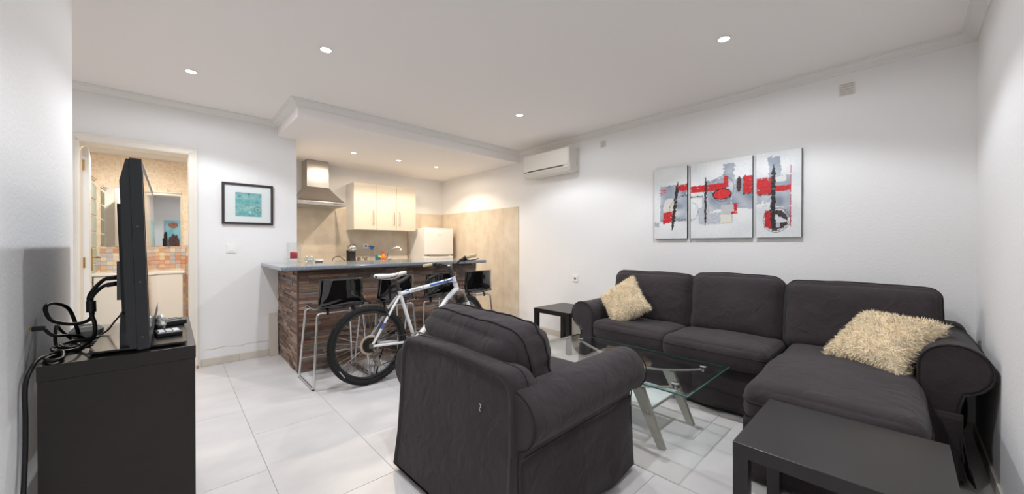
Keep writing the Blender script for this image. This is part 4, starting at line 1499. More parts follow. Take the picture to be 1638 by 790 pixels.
# ------------------------------------------------------------------ glass coffee table
ctb = thing('coffee_table', 'glass-topped coffee table with splayed nickel legs', 'coffee table', (2.28, 1.355, 0))
gx0, gx1, gy0, gy1, gz = 1.94, 2.62, .755, 1.955, .40
m_top = mat_glass('table_glass', (.95, .97, .965), 1.52)
m_gedge = mat('glass_edge_green', '#2f5a52', .1, spec=.7)
top = MB()
top.add([(gx0, gy0, gz - .01), (gx1, gy0, gz - .01), (gx1, gy1, gz - .01), (gx0, gy1, gz - .01), (gx0, gy0, gz), (gx1, gy0, gz), (gx1, gy1, gz), (gx0, gy1, gz)], [(0, 3, 2, 1), (4, 5, 6, 7)])
to = top.build('glass_top', m_top, ctb)
ed = MB()
ring = []
e1 = [(gx0, gy0), (gx1, gy0), (gx1, gy1), (gx0, gy1)]
secs = []
for d, z in ((-.006, gz - .0102), (0, gz - .007), (0, gz - .003), (-.006, gz + .0002)):
    secs.append([(x + (d if x > 2.2 else -d), y + (d if y > 1.3 else -d), z) for x, y in e1])
ed.loft(secs, smooth=False, caps=False)
ed.build('polished_edge', m_gedge, to)
# bevelled band just inside the rim
bv = MB()
def band(d0, d1, z):
    a = [(x + (-d0 if x > 2.2 else d0), y + (-d0 if y > 1.3 else d0), z) for x, y in e1]
    b = [(x + (-d1 if x > 2.2 else d1), y + (-d1 if y > 1.3 else d1), z - .0012) for x, y in e1]
    return [a, b]
bv.loft(band(.006, .028, gz + .0012), smooth=False, caps=False)
bv.build('bevel_band', mat_glass('bevel_glass', (.86, .93, .90), 1.9), to)
for i, x in enumerate((2.075, 2.50)):
    # curved flat rail sagging between the bolts
    pts = bez([(x, .875, gz - .018), (x, 1.0, .345), (x, 1.18, .306), (x, 1.355, .295), (x, 1.53, .306), (x, 1.71, .345), (x, 1.835, gz - .018)], 6)
    secs = []
    for j, p in enumerate(pts):
        t = (pts[min(j + 1, len(pts) - 1)] - pts[max(j - 1, 0)]).normalized()
        nv = Vector((0, -t.z, t.y))
        secs.append([tuple(p + Vector((sx * .013, 0, 0)) + nv * sn * .004) for sx, sn in ((-1, -1), (1, -1), (1, 1), (-1, 1))])
    MB().loft(secs, smooth=False).build('curved_rail', m_satin, ctb)
    for y in (.875, 1.835):
        mb = MB()
        mb.lathe([(.021, gz - .020), (.021, gz - .0105)], 18, M=T(x, y, 0))
        mb.lathe([(.012, gz - .032), (.012, gz - .02)], 12, M=T(x, y, 0))
        mb.build('glass_mount', m_chrome, ctb)
        MB().lathe([(.022, gz + .0003), (.022, gz + .0032), (.018, gz + .005), (.0001, gz + .005)], 18, M=T(x, y, 0)).build('mount_cap', m_chrome, ctb)
    for s1 in (-1, 1):
        yt, yb_ = (1.10, .945) if s1 < 0 else (1.61, 1.765)
        lg = MB()
        w0, w1 = .040, .026
        pr = [(yt - w0, .318), (yt + w0, .318), (yb_ + w1, .0), (yb_ - w1 * .6, .0)]
        lg.prism(pr, x - .014, x + .014, lambda a, b, d: (d, a, b))
        lo = lg.build('leg', m_satin, ctb)
        ym = (yt + yb_) / 2
        MB().lathe([(.011, 0), (.011, .004), (.006, .006)], 12, M=T(x - .0142 if i == 0 else x + .0142, yt + (yb_ - yt) * .40, .19, 0, 0, -PI / 2 if i == 0 else PI / 2)).build('bolt_head', m_satin, lo)
for yy in (1.040, 1.670):
    MB().tube([(2.089, yy, .19), (2.486, yy, .19)], .011, 10).build('cross_tube', m_satin, ctb)
sh = MB().box(2.105, 2.47, 1.03, 1.68, .2012, .2072).build('glass_shelf', mat_glass('frosted_glass', (.93, .96, .95), 1.45, .1, frost=.5), ctb)

# ------------------------------------------------------------------ bicycle
bike = thing('mountain_bike', 'white and blue mountain bike standing in front of the bar stools', 'bicycle', (1.225, 3.085, 0))
bike.rotation_euler = (math.radians(-2.6), 0, math.radians(-1.9))
m_bw = mat('bike_white', '#e3e4e6', .22, coat=.6)
m_bb = mat('bike_blue', '#2f5fa8', .25, coat=.6)
m_dirt = mat('dirty_alloy', '#8f8880', .45, .7, var=.3, vscale=40)
m_spoke = mat('spoke_steel', '#a7a49f', .3, 1.0)
m_bar = mat('bar_grey', '#4b4744', .4, .6)
m_grip = mat('tan_grip', '#cbb594', .75, var=.15, vscale=60)
m_decal = mat('decal_navy', '#20263f', .35)
RAX, FAX, BBK = Vector((0, 0, .333)), Vector((1.065, 0, .333)), Vector((.42, 0, .300))
hd = Vector((-.3256, 0, .9455))
A0 = Vector((1.025, 0, .319))
SA = .50
def st(p):
    return A0 + Matrix.Rotation(SA, 3, hd) @ (Vector(p) - A0)
STM = Matrix.Translation(A0) @ Matrix.Rotation(SA, 4, hd) @ Matrix.Translation(-A0)
def bp(mb, name, m_, par=None):
    return mb.build(name, m_, par or bike, world=False)
def wheel(c, M, rear):
    wl = MB()
    n = 60
    # tyre
    rings = []
    for k in range(n):
        a = 2 * PI * k / n
        rad = Vector((math.cos(a), 0, math.sin(a)))
        row = []
        for j in range(12):
            b = 2 * PI * j / 12
            row.append(M @ (c + rad * (.306 + .0245 * math.cos(b)) + Vector((0, .0245 * math.sin(b), 0))))
        rings.append(row)
    rings.append(rings[0])
    wl.loft(rings, caps=False)
    ty = bp(wl, 'tyre', m_rubber)
    kn = MB()
    for k in range(84):
        a = 2 * PI * k / 84
        for j, yy in enumerate((-.017, -.006, .006, .017)):
            aa = a + (.018 if j % 2 else 0)
            R_ = Matrix.Translation(c) @ Matrix.Rotation(-aa, 4, 'Y') @ Matrix.Translation((.3255 if abs(yy) < .01 else .320, yy, 0)) @ Matrix.Rotation(yy * 28, 4, 'Z')
            kn.box(0, .0075, -.0045, .0045, -.0062, .0062, 0, M @ R_)
    ko = bp(kn, 'tread_knobs', m_rubber, ty)
    ko['kind'] = 'stuff'
    rm = MB()
    rings = []
    for k in range(n + 1):
        a = 2 * PI * k / n
        rad = Vector((math.cos(a), 0, math.sin(a)))
        rings.append([M @ (c + rad * (r_) + Vector((0, y_, 0))) for r_, y_ in ((.2845, -.012), (.2845, .012), (.268, .009), (.266, 0), (.268, -.009))])
    rm.loft(rings, caps=False)
    bp(rm, 'rim', mat('rim_dark', '#3a3a3b', .35, .6))
    hb = MB()
    hb.lathe([(.012, -.05), (.022, -.034), (.022, -.028), (.013, -.02), (.013, .02), (.022, .028), (.022, .034), (.012, .05)], 14, M=M @ Matrix.Translation(c) @ Matrix.Rotation(PI / 2, 4, 'X'))
    bp(hb, 'hub', m_dirt)
    for k in range(32):
        a = 2 * PI * k / 32
        s1 = 1 if k % 2 else -1
        tw_ = .55 if (k // 2) % 2 else -.55
        p0 = c + Vector((math.cos(a + tw_) * .021, s1 * .031, math.sin(a + tw_) * .021))
        p1 = c + Vector((math.cos(a) * .268, s1 * .003, math.sin(a) * .268))
        sp_ = MB()
        sp_.tube([M @ p0, M @ p1], .0016, 5)
        bp(sp_, 'spoke', m_spoke)
    return ty
I4 = Matrix.Identity(4)
ty = wheel(RAX, I4, True)
# tyre lettering patch and reflector
MB().add([], [])
wheel(FAX, STM, False)
# frame tubes
SC = Vector((.283, 0, .752))      # seat cluster
HT = Vector((.846, 0, .862))
HB = Vector((.892, 0, .728))
f = MB().tube([BBK, SC + (SC - BBK).normalized() * .03], .0165, 12)
bp(f, 'seat_tube', m_bw)
f = MB().tube([SC + Vector((0, 0, -.012)), HT + Vector((.004, 0, -.028))], [.0185, .021], 14)
tt = bp(f, 'top_tube', m_bw)
f = MB().tube(bez([BBK, BBK.lerp(HB, .45) + Vector((0, 0, .0)), BBK.lerp(HB, .8) + Vector((-.012, 0, .016)), HB + Vector((0, 0, .014))], 8), [.025] * 20 + [.027] * 5, 14)
dt = bp(f, 'down_tube', m_bw)
f = MB().tube([HB, HT], .0235, 14)
bp(f, 'head_tube', m_bw)
for s1 in (-1, 1):
    f = MB().tube(bez([SC + Vector((-.01, s1 * .018, -.03)), Vector((.18, s1 * .045, .60)), RAX + Vector((.01, s1 * .066, .012))], 6), [.011] * 13, 10)
    ss = bp(f, 'seat_stay', m_bw)
    MB().tube([Vector((.115, s1 * .0545, .506)), Vector((.085, s1 * .059, .464))], .0118, 10).build('blue_band', m_bb, ss, world=False)
    f = MB().tube(bez([BBK + Vector((-.03, s1 * .03, 0)), Vector((.22, s1 * .052, .315)), RAX + Vector((.012, s1 * .066, -.004))], 6), .011, 10)
    bp(f, 'chain_stay', m_bw)
    f = MB().prism([(-.02, .35), (.02, .36), (.03, .33), (.012, .31), (-.02, .315)], s1 * .064 - .003, s1 * .064 + .003, lambda a, b, d: (a, d, b))
    bp(f, 'dropout', m_dirt)
# decals: blue sweep and lettering on the near side of the tubes
def along(p0, p1, t0, t1, rad, ang0, ang1, mname, m_, par):
    ax = (p1 - p0).normalized()
    sd = Vector((0, -1, 0))
    up = sd.cross(ax) * -1
    mb = MB()
    rows = []
    for j in range(7):
        t = t0 + (t1 - t0) * j / 6
        c_ = p0.lerp(p1, t)
        rr = rad if not isinstance(rad, tuple) else rad[0] + (rad[1] - rad[0]) * t
        row = []
        for k in range(7):
            a = ang0 + (ang1 - ang0) * k / 6
            row.append(c_ + (sd * math.cos(a) + up * math.sin(a)) * (rr + .0006))
        rows.append(row)
    mb.loft(rows, closed_prof=False, caps=False)
    return mb.build(mname, m_, par, world=False)
t0, t1 = SC + Vector((0, 0, -.012)), HT + Vector((.004, 0, -.028))
along(t0, t1, .52, .97, (.0185, .021), -.9, .25, 'blue_sweep', m_bb, tt)
along(t0, t1, .10, .16, (.0185, .021), -1.2, -.5, 'blue_sweep', m_bb, tt)
def letters(body, size, p0, p1, t, rad, par, m_, ang=0.1):
    me = text_mesh(body, size)
    ax = (p1 - p0).normalized()
    sd = Vector((0, -1, 0))
    up = (ax.cross(sd) * -1).normalized()
    if up.z < 0:
        up = -up
    M = Matrix((ax, up, sd)).transposed().to_4x4()
    M.translation = p0.lerp(p1, t) + sd * (rad + .0004) + up * (rad * ang)
    me.transform(M)
    return link('lettering', me, m_, par)
letters('CONOR X', .027, t0, t1, .30, .0192, tt, m_decal)
letters('CONOR', .04, BBK, HB, .68, .026, dt, m_decal)
along(BBK, HB, .52, .62, .025, -.6, .7, 'blue_sweep', m_bb, dt)
# seat post and saddle
SP = SC + (SC - BBK).normalized() * .13
f = MB().tube([SC, SP], .0135, 12)
bp(f, 'seat_post', mat('post_brown', '#4d443f', .4, .5))
f = MB().lathe([(.021, -.012), (.021, .012)], 14, M=T(SC.x - .006, 0, SC.z + .026))
bp(f, 'seat_clamp', m_bar)
secs = []
for (x, hw, zt, zb) in ((.055, .030, .905, .885), (.07, .060, .914, .876), (.11, .074, .920, .872), (.16, .070, .917, .874), (.21, .050, .915, .878), (.26, .030, .920, .885), (.30, .023, .927, .893), (.33, .020, .929, .900), (.345, .010, .925, .905)):
    row = []
    for k in range(16):
        a = 2 * PI * k / 16
        z = (zt + zb) / 2 + (zt - zb) / 2 * math.sin(a)
        if math.sin(a) > 0:
            z -= .008 * (abs(math.sin(a)) ** 6) * (1 if .08 < x < .3 else 0)
        row.append((x + .005, hw * math.cos(a), z + .015))
    secs.append(row)
sd_o = bp(MB().loft(secs), 'saddle', mat('saddle_white', '#e6e1d8', .45))
for xx in (.205, .235):
    rowp = [(xx + .005 + .03 * (k / 8 - .5), -.0505 + (.0 if xx < .22 else .010), .0) for k in range(9)]
    MB().tube([(xx - .02, -.050, .895), (xx + .01, -.040, .912), (xx + .035, -.020, .932)], .0022, 6).build('stripe', m_black, sd_o, world=False)
MB().box(.058, .064, -.04, -.012, .898, .914, .001).build('rear_patch', m_black, sd_o, world=False)
f = MB()
for s1 in (-1, 1):
    f.tube(bez([(.09, s1 * .028, .892), (.14, s1 * .022, .882), (.22, s1 * .022, .882), (.31, s1 * .010, .905)], 6), .0035, 6)
bp(f, 'saddle_rail', m_chrome)
# fork, head parts, stem, handlebar (turned)
cr = A0 + hd * .395
f = MB()
f.loft([[STM @ Vector(p) for p in ((cr.x - .03, y, cr.z - .012), (cr.x + .03, y, cr.z + .008), (cr.x + .022, y, cr.z + .032), (cr.x - .035, y, cr.z + .018))] for y in (-.075, -.05, .05, .075)], smooth=False)
bp(f, 'fork_crown', m_dirt)
for s1 in (-1, 1):
    top_ = cr + Vector((.006, s1 * .062, .012))
    f = MB().tube([STM @ top_, STM @ top_.lerp(FAX + Vector((0, s1 * .062, 0)), .33)], .0145, 12)
    bp(f, 'fork_stanchion', m_dirt)
    f = MB().tube([STM @ top_.lerp(FAX + Vector((0, s1 * .062, 0)), .30), STM @ (FAX + Vector((0, s1 * .060, 0)))], [.021, .017], 12)
    bp(f, 'fork_leg', m_bw)
f = MB().tube([STM @ (A0 + hd * .40), STM @ (HT + hd * .115)], .0145, 12)
bp(f, 'steerer', m_bar)
SB = HT + hd * .10 + Vector((.055, 0, .030))
f = MB().tube([STM @ (HT + hd * .085), STM @ (SB + Vector((.008, 0, .004)))], [.021, .019], 12)
f.lathe([(.020, -.02), (.021, 0), (.019, .045)], 14, M=STM @ Matrix.Translation(HT + hd * .055) @ Matrix.Rotation(-.33, 4, 'Y'))
f.lathe([(.021, -.022), (.021, .022)], 14, M=STM @ Matrix.Translation(SB) @ Matrix.Rotation(PI / 2, 4, 'X'))
bp(f, 'stem', m_bar)
f = MB().lathe([(.018, 0), (.018, .006), (.008, .008)], 12, M=STM @ Matrix.Translation(HT + hd * .118) @ Matrix.Rotation(-.33, 4, 'Y'))
bp(f, 'top_cap', m_chrome)
hbp = [SB + Vector((0, y, 0)) for y in (-.05, 0, .05)]
full = [SB + Vector((-.045, -.30, .040)), SB + Vector((-.035, -.20, .038)), SB + Vector((-.012, -.12, .030)), SB + Vector((0, -.06, .004)), SB + Vector((0, 0, 0)), SB + Vector((0, .06, .004)), SB + Vector((-.012, .12, .030)), SB + Vector((-.035, .20, .038)), SB + Vector((-.045, .30, .040))]
f = MB().tube([STM @ p for p in bez(full, 5)], .0115, 10)
hbo = bp(f, 'handlebar', m_bar)
for s1 in (-1, 1):
    g0, g1 = SB + Vector((-.036, s1 * .205, .038)), SB + Vector((-.046, s1 * .312, .040))
    pts = [g0.lerp(g1, k / 8) for k in range(9)]
    f = MB().tube([STM @ p for p in pts], [.0165, .0175, .0165, .0175, .0168, .0178, .0168, .0175, .016], 12)
    bp(f, 'grip', m_grip)
    # brake clamp, shifter pod and lever
    b0 = SB + Vector((-.03, s1 * .175, .037))
    f = MB().lathe([(.017, -.012), (.019, 0), (.017, .012)], 12, M=STM @ Matrix.Translation(b0) @ Matrix.Rotation(PI / 2, 4, 'X'))
    f.tube([STM @ b0, STM @ (b0 + Vector((.03, 0, -.022)))], .010, 8)
    f.box(-.018, .026, -.018, .018, -.034, -.008, .006, STM @ Matrix.Translation(b0 + Vector((0, -s1 * .025, 0))))
    bc_ = bp(f, 'brake_clamp', m_black)
    f = MB().tube([STM @ p for p in bez([b0 + Vector((.03, 0, -.022)), b0 + Vector((.045, s1 * .03, -.03)), b0 + Vector((.040, s1 * .10, -.034)), b0 + Vector((.030, s1 * .13, -.030))], 5)], .005, 8)
    bp(f, 'brake_lever', m_bar)
    pts = [STM @ (b0 + Vector((.035, 0, -.02))), STM @ (SB + Vector((.10, s1 * .10, .01))), STM @ (SB + Vector((.09, s1 * .03, -.09))), HB + Vector((.05, s1 * .03, .02)), HB + Vector((-.03, s1 * .03, -.06))]
    bp(MB().tube(bez(pts, 8), .0025, 6), 'brake_cable', m_black)
bp(MB().tube(bez([STM @ (SB + Vector((.02, .15, .0))), STM @ (SB + Vector((.12, .05, -.05))), HT + Vector((.03, -.03, -.05)), HT + Vector((-.08, -.022, -.055)), t0.lerp(t1, .45) + Vector((0, -.022, -.02))], 8), .0025, 6), 'gear_cable', m_black)
# cable lock wound round the top tube
pts = []
for k in range(40):
    a = k / 40 * 4 * PI
    pts.append(t0.lerp(t1, .80 + .10 * k / 40) + Vector((0, -.034 * math.cos(a), .032 * math.sin(a) - .012)))
bp(MB().tube(pts, .0055, 8), 'cable_lock', mat('lock_brown', '#3d332e', .5))
# brakes
f = MB()
for s1 in (-1, 1):
    f.tube([Vector((.155, s1 * .055, .55)), Vector((.13, s1 * .050, .64))], .008, 8)
    f.box(.10, .15, s1 * .03 - .006, s1 * .03 + .006, .565, .585, .002)
bp(f, 'rear_brake', m_bar)
f = MB()
for s1 in (-1, 1):
    q = cr + Vector((.055, s1 * .05, -.07))
    f.tube([STM @ q, STM @ (q + Vector((-.01, -s1 * .005, .11)))], .008, 8)
    f.tube([STM @ (q + Vector((0, -s1 * .01, .03))), STM @ (q + Vector((-.04, -s1 * .018, .02)))], .006, 8)
bp(f, 'front_brake', m_black)
# drivetrain on the near side
f = MB()
for i, (rd, yy) in enumerate(((.062, -.030), (.055, -.034), (.048, -.038), (.042, -.042), (.036, -.046), (.030, -.050))):
    f.lathe([(rd, -.001), (rd, .001)], 28, M=Matrix.Translation((0, yy, .333)) @ Matrix.Rotation(PI / 2, 4, 'X'))
bp(f, 'cassette', mat('cassette_dark', '#3c3733', .5, .7))
f = MB().lathe([(.083, -.0015), (.083, .0015), (.064, .0015), (.064, -.0015)], 32, M=Matrix.Translation((0, -.026, .333)) @ Matrix.Rotation(PI / 2, 4, 'X'), cap0=False, cap1=False)
bp(f, 'spoke_guard', mat('guard_clear', '#b5a48f', .4))
f = MB()
f.lathe([(.085, -.003), (.085, .003), (.070, .003), (.070, -.003)], 32, M=Matrix.Translation((BBK.x, -.052, BBK.z)) @ Matrix.Rotation(PI / 2, 4, 'X'), cap0=False, cap1=False)
for k in range(5):
    a = k * 2 * PI / 5
    f.tube([(BBK.x, -.052, BBK.z), (BBK.x + .075 * math.cos(a), -.052, BBK.z + .075 * math.sin(a))], .007, 6)
bp(f, 'chainring', m_dirt)
for s1, a in ((-1, -.5), (1, PI - .5)):
    e = BBK + Vector((.17 * math.cos(a), s1 * .085, .17 * math.sin(a)))
    f = MB().tube([BBK + Vector((0, s1 * .062, 0)), e], [.014, .010], 8)
    co_ = bp(f, 'crank_arm', m_dirt)
    MB().box(e.x - .045, e.x + .045, e.y + s1 * .012 - .035 if s1 < 0 else e.y + .012, e.y - .012 if s1 < 0 else e.y + .08, e.z - .012, e.z + .012, .004).build('pedal', m_black, co_, world=False)
jz = .333 - .165
f = MB()
f.tube([(0.02, -.04, .30), (.055, -.05, .27), (.035, -.045, .255)], .013, 8)
f.prism([(.020, .265), (.050, .265), (.075, .160), (.058, .150), (.036, .165)], -.056, -.050, lambda a, b, d: (a, d, b))
f.lathe([(.024, -.004), (.024, .004)], 16, M=Matrix.Translation((.035, -.043, .252)) @ Matrix.Rotation(PI / 2, 4, 'X'))
f.lathe([(.024, -.004), (.024, .004)], 16, M=Matrix.Translation((.060, -.043, .168)) @ Matrix.Rotation(PI / 2, 4, 'X'))
bp(f, 'rear_derailleur', m_dirt)
m_chain = mat('chain_dark', '#4a4541', .5, .7)
f = MB()
f.tube([(0, -.042, .375), (BBK.x, -.052, BBK.z + .078)], .004, 6)
f.tube([(.045, -.043, .146), (.075, -.043, .150), (BBK.x, -.052, BBK.z - .078)], .004, 6)
f.tube([(.012, -.043, .246), (.037, -.043, .172)], .004, 6)
bp(f, 'chain', m_chain)
f = MB().tube([(.03, -.05, .305), (.05, -.062, .26), (.0, -.07, .20)], .003, 6)
bp(f, 'derailleur_cable', m_black)
f = MB().tube([Vector((-.245, -.026, .165)), Vector((-.205, -.026, .105))], .004, 6)
bp(f, 'tyre_mark', mat('tyre_print', '#b9b7b3', .6), ty)
for c_, M_ in ((RAX, I4),):
    bp(MB().tube([c_ + Vector((-.19, 0, -.19)), c_ + Vector((-.165, 0, -.165))], .004, 6), 'valve', m_black)
# kickstand
f = MB().tube([(.16, .045, .315), (.13, .12, .16), (.12, .17, .012)], .008, 8)
bp(f, 'kickstand', m_black)

# ------------------------------------------------------------------ air conditioner
ac = thing('air_conditioner', 'white split air conditioner high on the wall near kitchen', 'air conditioner', (XW - .1, 3.10, 2.07))
ay0, ay1 = 2.71, 3.50
pr = [(0, 2.085), (.10, 2.068), (.165, 2.085), (.192, 2.125), (.202, 2.19), (.205, 2.30), (.200, 2.350), (.185, 2.362), (0, 2.362)]
def acf(a, b, d):
    return (XW - a, d, b)
MB().prism(pr, ay0 + .02, ay1 - .02, acf).build('body', mat('ac_white', '#e6e2d9', .4), ac)
pr2 = [(.003, 2.088), (.10, 2.072), (.162, 2.088), (.188, 2.127), (.198, 2.19), (.201, 2.30), (.197, 2.346), (.18, 2.358), (.003, 2.358)]
for a, b in ((ay0, ay0 + .02), (ay1 - .02, ay1)):
    MB().prism(pr2, a, b, acf).build('end_cap', mat('ac_side', '#dad6cf', .45), ac)
MB().prism([(.2035, 2.150), (.2068, 2.305), (.2045, 2.352), (.201, 2.352), (.2025, 2.305), (.1995, 2.150)], ay0 + .03, ay1 - .03, acf).build('front_panel', mat('ac_white', '#e6e2d9', .4), ac)
MB().prism([(.1985, 2.138), (.2008, 2.1485), (.196, 2.1485), (.193, 2.138)], ay0 + .10, ay1 - .09, acf).build('air_slot', mat('slot_brown', '#4a3a30', .6), ac)
MB().prism([(.110, 2.0685), (.166, 2.084), (.189, 2.120), (.192, 2.118), (.168, 2.080), (.110, 2.0645)], ay0 + .06, ay1 - .06, acf).build('louver', mat('ac_louver', '#dedad2', .4), ac)
MB().box(XW - .2045, XW - .198, ay1 - .075, ay1 - .035, 2.135, 2.140).build('logo_print', mat('logo_grey', '#6e6a66', .4), ac)
for i in range(3):
    MB().box(XW - .06, XW - .05, ay0 - .002, ay0, 2.16 + i * .03, 2.175 + i * .03).build('side_vent', mat('logo_grey', '#6e6a66', .4), ac)

# ------------------------------------------------------------------ pictures
def paint_grid(name, nu, nv, fn_pos, fn_col, m_, parent):
    V = [fn_pos(i / nu, j / nv) for j in range(nv + 1) for i in range(nu + 1)]
    F = [(j * (nu + 1) + i, j * (nu + 1) + i + 1, (j + 1) * (nu + 1) + i + 1, (j + 1) * (nu + 1) + i) for j in range(nv) for i in range(nu)]
    o_ = ORG.get(parent.name, Vector((0, 0, 0)))
    me = bpy.data.meshes.new(name)
    me.from_pydata([tuple(Vector(p) - o_) for p in V], [], F)
    ca = me.color_attributes.new('paint', 'FLOAT_COLOR', 'POINT')
    k = 0
    for j in range(nv + 1):
        for i in range(nu + 1):
            ca.data[k].color = (*fn_col(i / nu, j / nv), 1)
            k += 1
    return link(name, me, m_, parent)
def NZ(x, y, s_):
    return noise.noise(Vector((x, y, s_)))
def mixc(a, b, t):
    t = max(0, min(1, t))
    return tuple(p + (q - p) * t for p, q in zip(a, b))
WHT, OFF, GRY, BLU, DBL = lin('#e4e5e4'), lin('#cfd3d6'), lin('#b3b5be'), lin('#98a1ae'), lin('#6f7988')
RED, BLK, BRN, TAU, CRM, LGT = lin('#d01f26'), lin('#1f1c1d'), lin('#3a2529'), lin('#bdbab5'), lin('#dedac6'), lin('#cfcbc3')
def canvas_fn(ops, seed, ar):
    def f(u, v):
        j1, j2 = NZ(u * 7 * ar, v * 7, seed), NZ(u * 7 * ar, v * 7, seed + 9)
        f1, f2 = NZ(u * 38 * ar, v * 38, seed + 3), NZ(u * 38 * ar, v * 38, seed + 5)
        g = NZ(u * 3 * ar, v * 5, seed + 20)
        c = mixc(WHT, OFF, .35 + g * .9 + f1 * .3)
        for op in ops:
            k = op[0]
            if k == 'r':      # soft ragged rectangle
                _, u0, u1, v0, v1, col, rag = op
                uu, vv = u + (j1 * .5 + f1 * .5) * rag, v + (j2 * .5 + f2 * .5) * rag
                if u0 <= uu <= u1 and v0 <= vv <= v1:
                    if col is RED:
                        if f1 + f2 > .72:
                            continue
                        c = mixc(col, lin('#a81820'), .4 + f2)
                    elif col is BLU:
                        c = mixc(BLU, mixc(OFF, DBL, .5 + j1), .45 + j2 * .8)
                    else:
                        c = mixc(col, OFF, .2 + f1 * .5)
            elif k == 'e':    # filled ellipse
                _, cu, cv, ru, rv, col = op
                q = ((u - cu) / ru) ** 2 + ((v - cv) / rv) ** 2
                if q < 1 + f1 * .25:
                    c = mixc(col, OFF, max(0, f2) * .12)
            elif k == 'o':    # outline
                _, cu, cv, ru, rv, th, col = op
                q = math.sqrt(((u - cu) / ru) ** 2 + ((v - cv) / rv) ** 2)
                if abs(q - 1 + j1 * .05) < th:
                    c = mixc(c, col, .85)
            elif k == 'l':    # tapering brush stroke
                _, ua, va, ub, vb, wd, col = op
                du, dv = (ub - ua) * ar, vb - va
                L2 = du * du + dv * dv
                t = (((u - ua) * ar) * du + (v - va) * dv) / L2
                if 0 <= t <= 1:
                    d = abs(((u - ua) * ar) * dv - (v - va) * du) / math.sqrt(L2)
                    ww = wd * min(1, 6 * t, 5 * (1 - t) + .2) * (1 + f1 * .8)
                    if d < ww:
                        c = mixc(col, OFF, max(0, f2 - .3))
        return c
    return f
c1 = [('r', .19, 1, .24, .75, BLU, .03), ('e', .50, .42, .22, .15, LGT), ('r', .66, 1.01, .42, .60, BLU, .04), ('r', .0, .16, .17, .24, BLU, .05), ('r', .19, .40, .675, .69, RED, .02), ('r', .16, .38, .645, .655, RED, .02), ('r', .2, .28, .62, .63, RED, .02),
      ('r', .28, .60, .215, .37, RED, .05), ('r', .66, 1.01, .655, .74, RED, .015), ('r', .78, 1.01, .585, .597, BLK, .01), ('o', .92, .41, .44, .165, .012, BLK), ('o', .90, .42, .40, .16, .008, BLK), ('l', .735, .80, .555, .11, .022, BLK)]
c2 = [('r', .57, .73, .70, .93, BLU, .06), ('r', .27, 1.01, .36, .76, BLU, .05), ('r', .74, 1.01, .735, 1.0, WHT, .03), ('r', .14, .70, .18, .55, GRY, .02), ('r', .0, .20, .40, .53, WHT, .02), ('r', .33, .56, .33, .47, WHT, .04), ('r', .30, .70, .36, .56, BLU, .06),
      ('r', .52, .72, .33, .42, TAU, .015), ('r', .51, .685, .19, .295, CRM, .02), ('r', .0, .60, .61, .70, RED, .018), ('r', .56, .63, .65, .79, RED, .018), ('r', .87, 1.01, .55, .745, RED, .04), ('r', .86, 1.01, .535, .552, BLK, .03),
      ('e', .535, .562, .155, .072, BLK), ('e', .535, .560, .135, .058, RED), ('o', .54, .63, .18, .165, .02, BLK), ('o', .55, .60, .21, .18, .008, DBL), ('e', .80, .664, .036, .10, BRN), ('r', 0, .22, .545, .562, BLK, .01),
      ('o', 0, .36, .135, .125, .02, BLK), ('o', .01, .37, .12, .115, .012, BLK), ('r', .725, .775, .30, .435, RED, .015), ('r', .68, .775, .30, .33, RED, .015), ('r', .70, .87, .428, .433, RED, .004), ('l', .263, .82, .258, .165, .014, BLK), ('e', .315, .37, .008, .006, RED), ('e', .315, .34, .008, .006, RED)]
c3 = [('r', .28, .56, .70, .93, BLU, .07), ('r', 0, .775, .36, .715, BLU, .04), ('r', 0, .33, .36, .42, WHT, .08), ('r', 0, .37, .51, .70, RED, .05), ('r', .0, .36, .497, .515, BLK, .03), ('r', .39, .775, .535, .597, RED, .015), ('r', .39, .68, .65, .71, lin('#d9d9d7'), .015),
      ('r', .62, .78, .24, .36, BLU, .05), ('e', .465, .20, .25, .118, BRN), ('r', .20, .34, .11, .31, RED, .05), ('e', .52, .20, .10, .035, OFF), ('e', .46, .235, .05, .03, OFF), ('e', .62, .19, .07, .02, OFF), ('e', .50, .14, .05, .03, GRY), ('o', .465, .20, .30, .142, .02, BLK), ('o', .47, .205, .27, .13, .014, BLK), ('o', .48, .215, .32, .135, .008, BLK),
      ('l', .40, .87, .385, .07, .022, BLK), ('r', .77, .782, .12, .82, RED, .004), ('e', .67, .31, .014, .010, RED), ('r', .70, .88, .168, .172, RED, .003)]
m_paint = mat_vcol('acrylic_paint', .5, .35, 160)
m_cedge = mat('canvas_edge_dark', '#2a282a', .7)
def canvas(label, ya, yb, ops, seed):
    w_ = ya - yb
    r = thing('canvas_painting', label, 'painting', (XW, (ya + yb) / 2, 1.245), 0, 'abstract red and grey triptych')
    MB().box(XW - .034, XW - .001, yb, ya, 1.245, 1.947, .001).build('stretcher', m_cedge, r)
    nu, nv = int(w_ / .0045), int(.702 / .0045)
    paint_grid('painted_front', nu, nv, lambda u, v: (XW - .0345, ya - u * w_, 1.245 + v * .702), canvas_fn(ops, seed, w_ / .702), m_paint, r)
canvas('narrow abstract canvas with slanted black stroke, farthest from the wall corner', 1.745, 1.421, c1, 1)
canvas('wide middle abstract canvas with red bar and red half oval', 1.387, .881, c2, 2)
canvas('abstract canvas with dark round disc, nearest the wall corner', .852, .549, c3, 3)

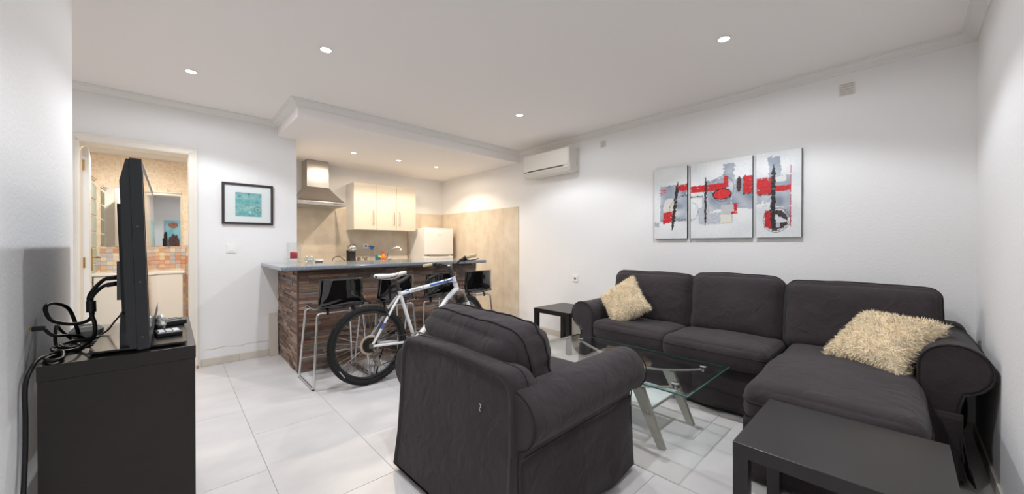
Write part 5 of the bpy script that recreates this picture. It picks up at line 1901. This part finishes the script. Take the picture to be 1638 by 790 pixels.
# framed teal print on the back wall
r = thing('framed_print', 'small teal print in a dark frame on the doorway wall', 'framed print', (.58, YB, 1.39))
fx0, fx1, fz0, fz1, ft = .365, .798, 1.392, 1.810, .021
def fy(d):
    return YB - d
for nm, b in (('frame_rail', (fx0, fx1, fz1 - ft, fz1)), ('frame_rail', (fx0, fx1, fz0, fz0 + ft)), ('frame_stile', (fx0, fx0 + ft, fz0 + ft, fz1 - ft)), ('frame_stile', (fx1 - ft, fx1, fz0 + ft, fz1 - ft))):
    MB().box(b[0], b[1], YB - .026, YB - .002, b[2], b[3], .002).build(nm, mat('dark_frame', '#2d2320', .4), r)
MB().box(fx0 + .015, fx1 - .015, YB - .012, YB - .004, fz0 + .015, fz1 - .015).build('mount_board', mat('passe_partout', '#eeeeed', .8), r)
def teal(u, v):
    a, b, c = NZ(u * 4, v * 4, 31), NZ(u * 9, v * 9, 33), NZ(u * 22, v * 22, 35)
    col = mixc(lin('#5fb0b4'), lin('#a9cfc4'), .45 + a * .9 + c * .5)
    col = mixc(col, lin('#2f7f96'), max(0, b * 1.4 - .15) + max(0, v - .8) * 1.5)
    q = math.hypot(u - .85, v - .30)
    if abs(q - .13) < .02 or q < .05:
        col = mixc(col, lin('#3a6872'), .6 + c)
    if math.hypot(u - .55, v - .18) < .06:
        col = mixc(col, lin('#cfe0d4'), .7)
    return mixc(col, lin('#cdbf9a'), max(0, c - .35) * 1.5)
paint_grid('art_print', 60, 60, lambda u, v: (.474 + u * .222, YB - .0125, 1.473 + v * .245), teal, mat_vcol('print_ink', .6, .0), r)
MB().box(fx0 + .0205, fx1 - .0205, YB - .0165, YB - .0155, fz0 + .0205, fz1 - .0205).build('glazing', mat_glass('picture_glass', (.97, .98, .98), 1.3), r)

# large teal canvas on the wall behind the camera (seen only in the bathroom mirror)
r = thing('teal_canvas', 'teal and terracotta canvas reflected in the bathroom mirror', 'painting', (.09, YR, 1.05))
MB().box(-.13, .31, YR + .001, YR + .03, 1.05, 1.85, .001).build('stretcher', mat('teal_edge', '#6fb2bd', .7), r)
def teal2(u, v):
    a, b = NZ(u * 4, v * 4, 51), NZ(u * 12, v * 12, 53)
    col = mixc(lin('#79bccb'), lin('#9fd3d6'), .5 + a)
    if ((u - .62) / .22) ** 2 + ((v - .84) / .10) ** 2 < 1 + b * .3:
        col = mixc(lin('#b9785d'), lin('#8f5a48'), .4 + b)
    if ((u - .60) / .26) ** 2 + ((v - .2) / .34) ** 2 < 1 + b * .4:
        col = mixc(lin('#6d4a42'), lin('#4a3534'), .4 + b)
    return col
paint_grid('painted_front', 40, 70, lambda u, v: (.31 - u * .44, YR + .0305, 1.05 + v * .80), teal2, m_paint, r)
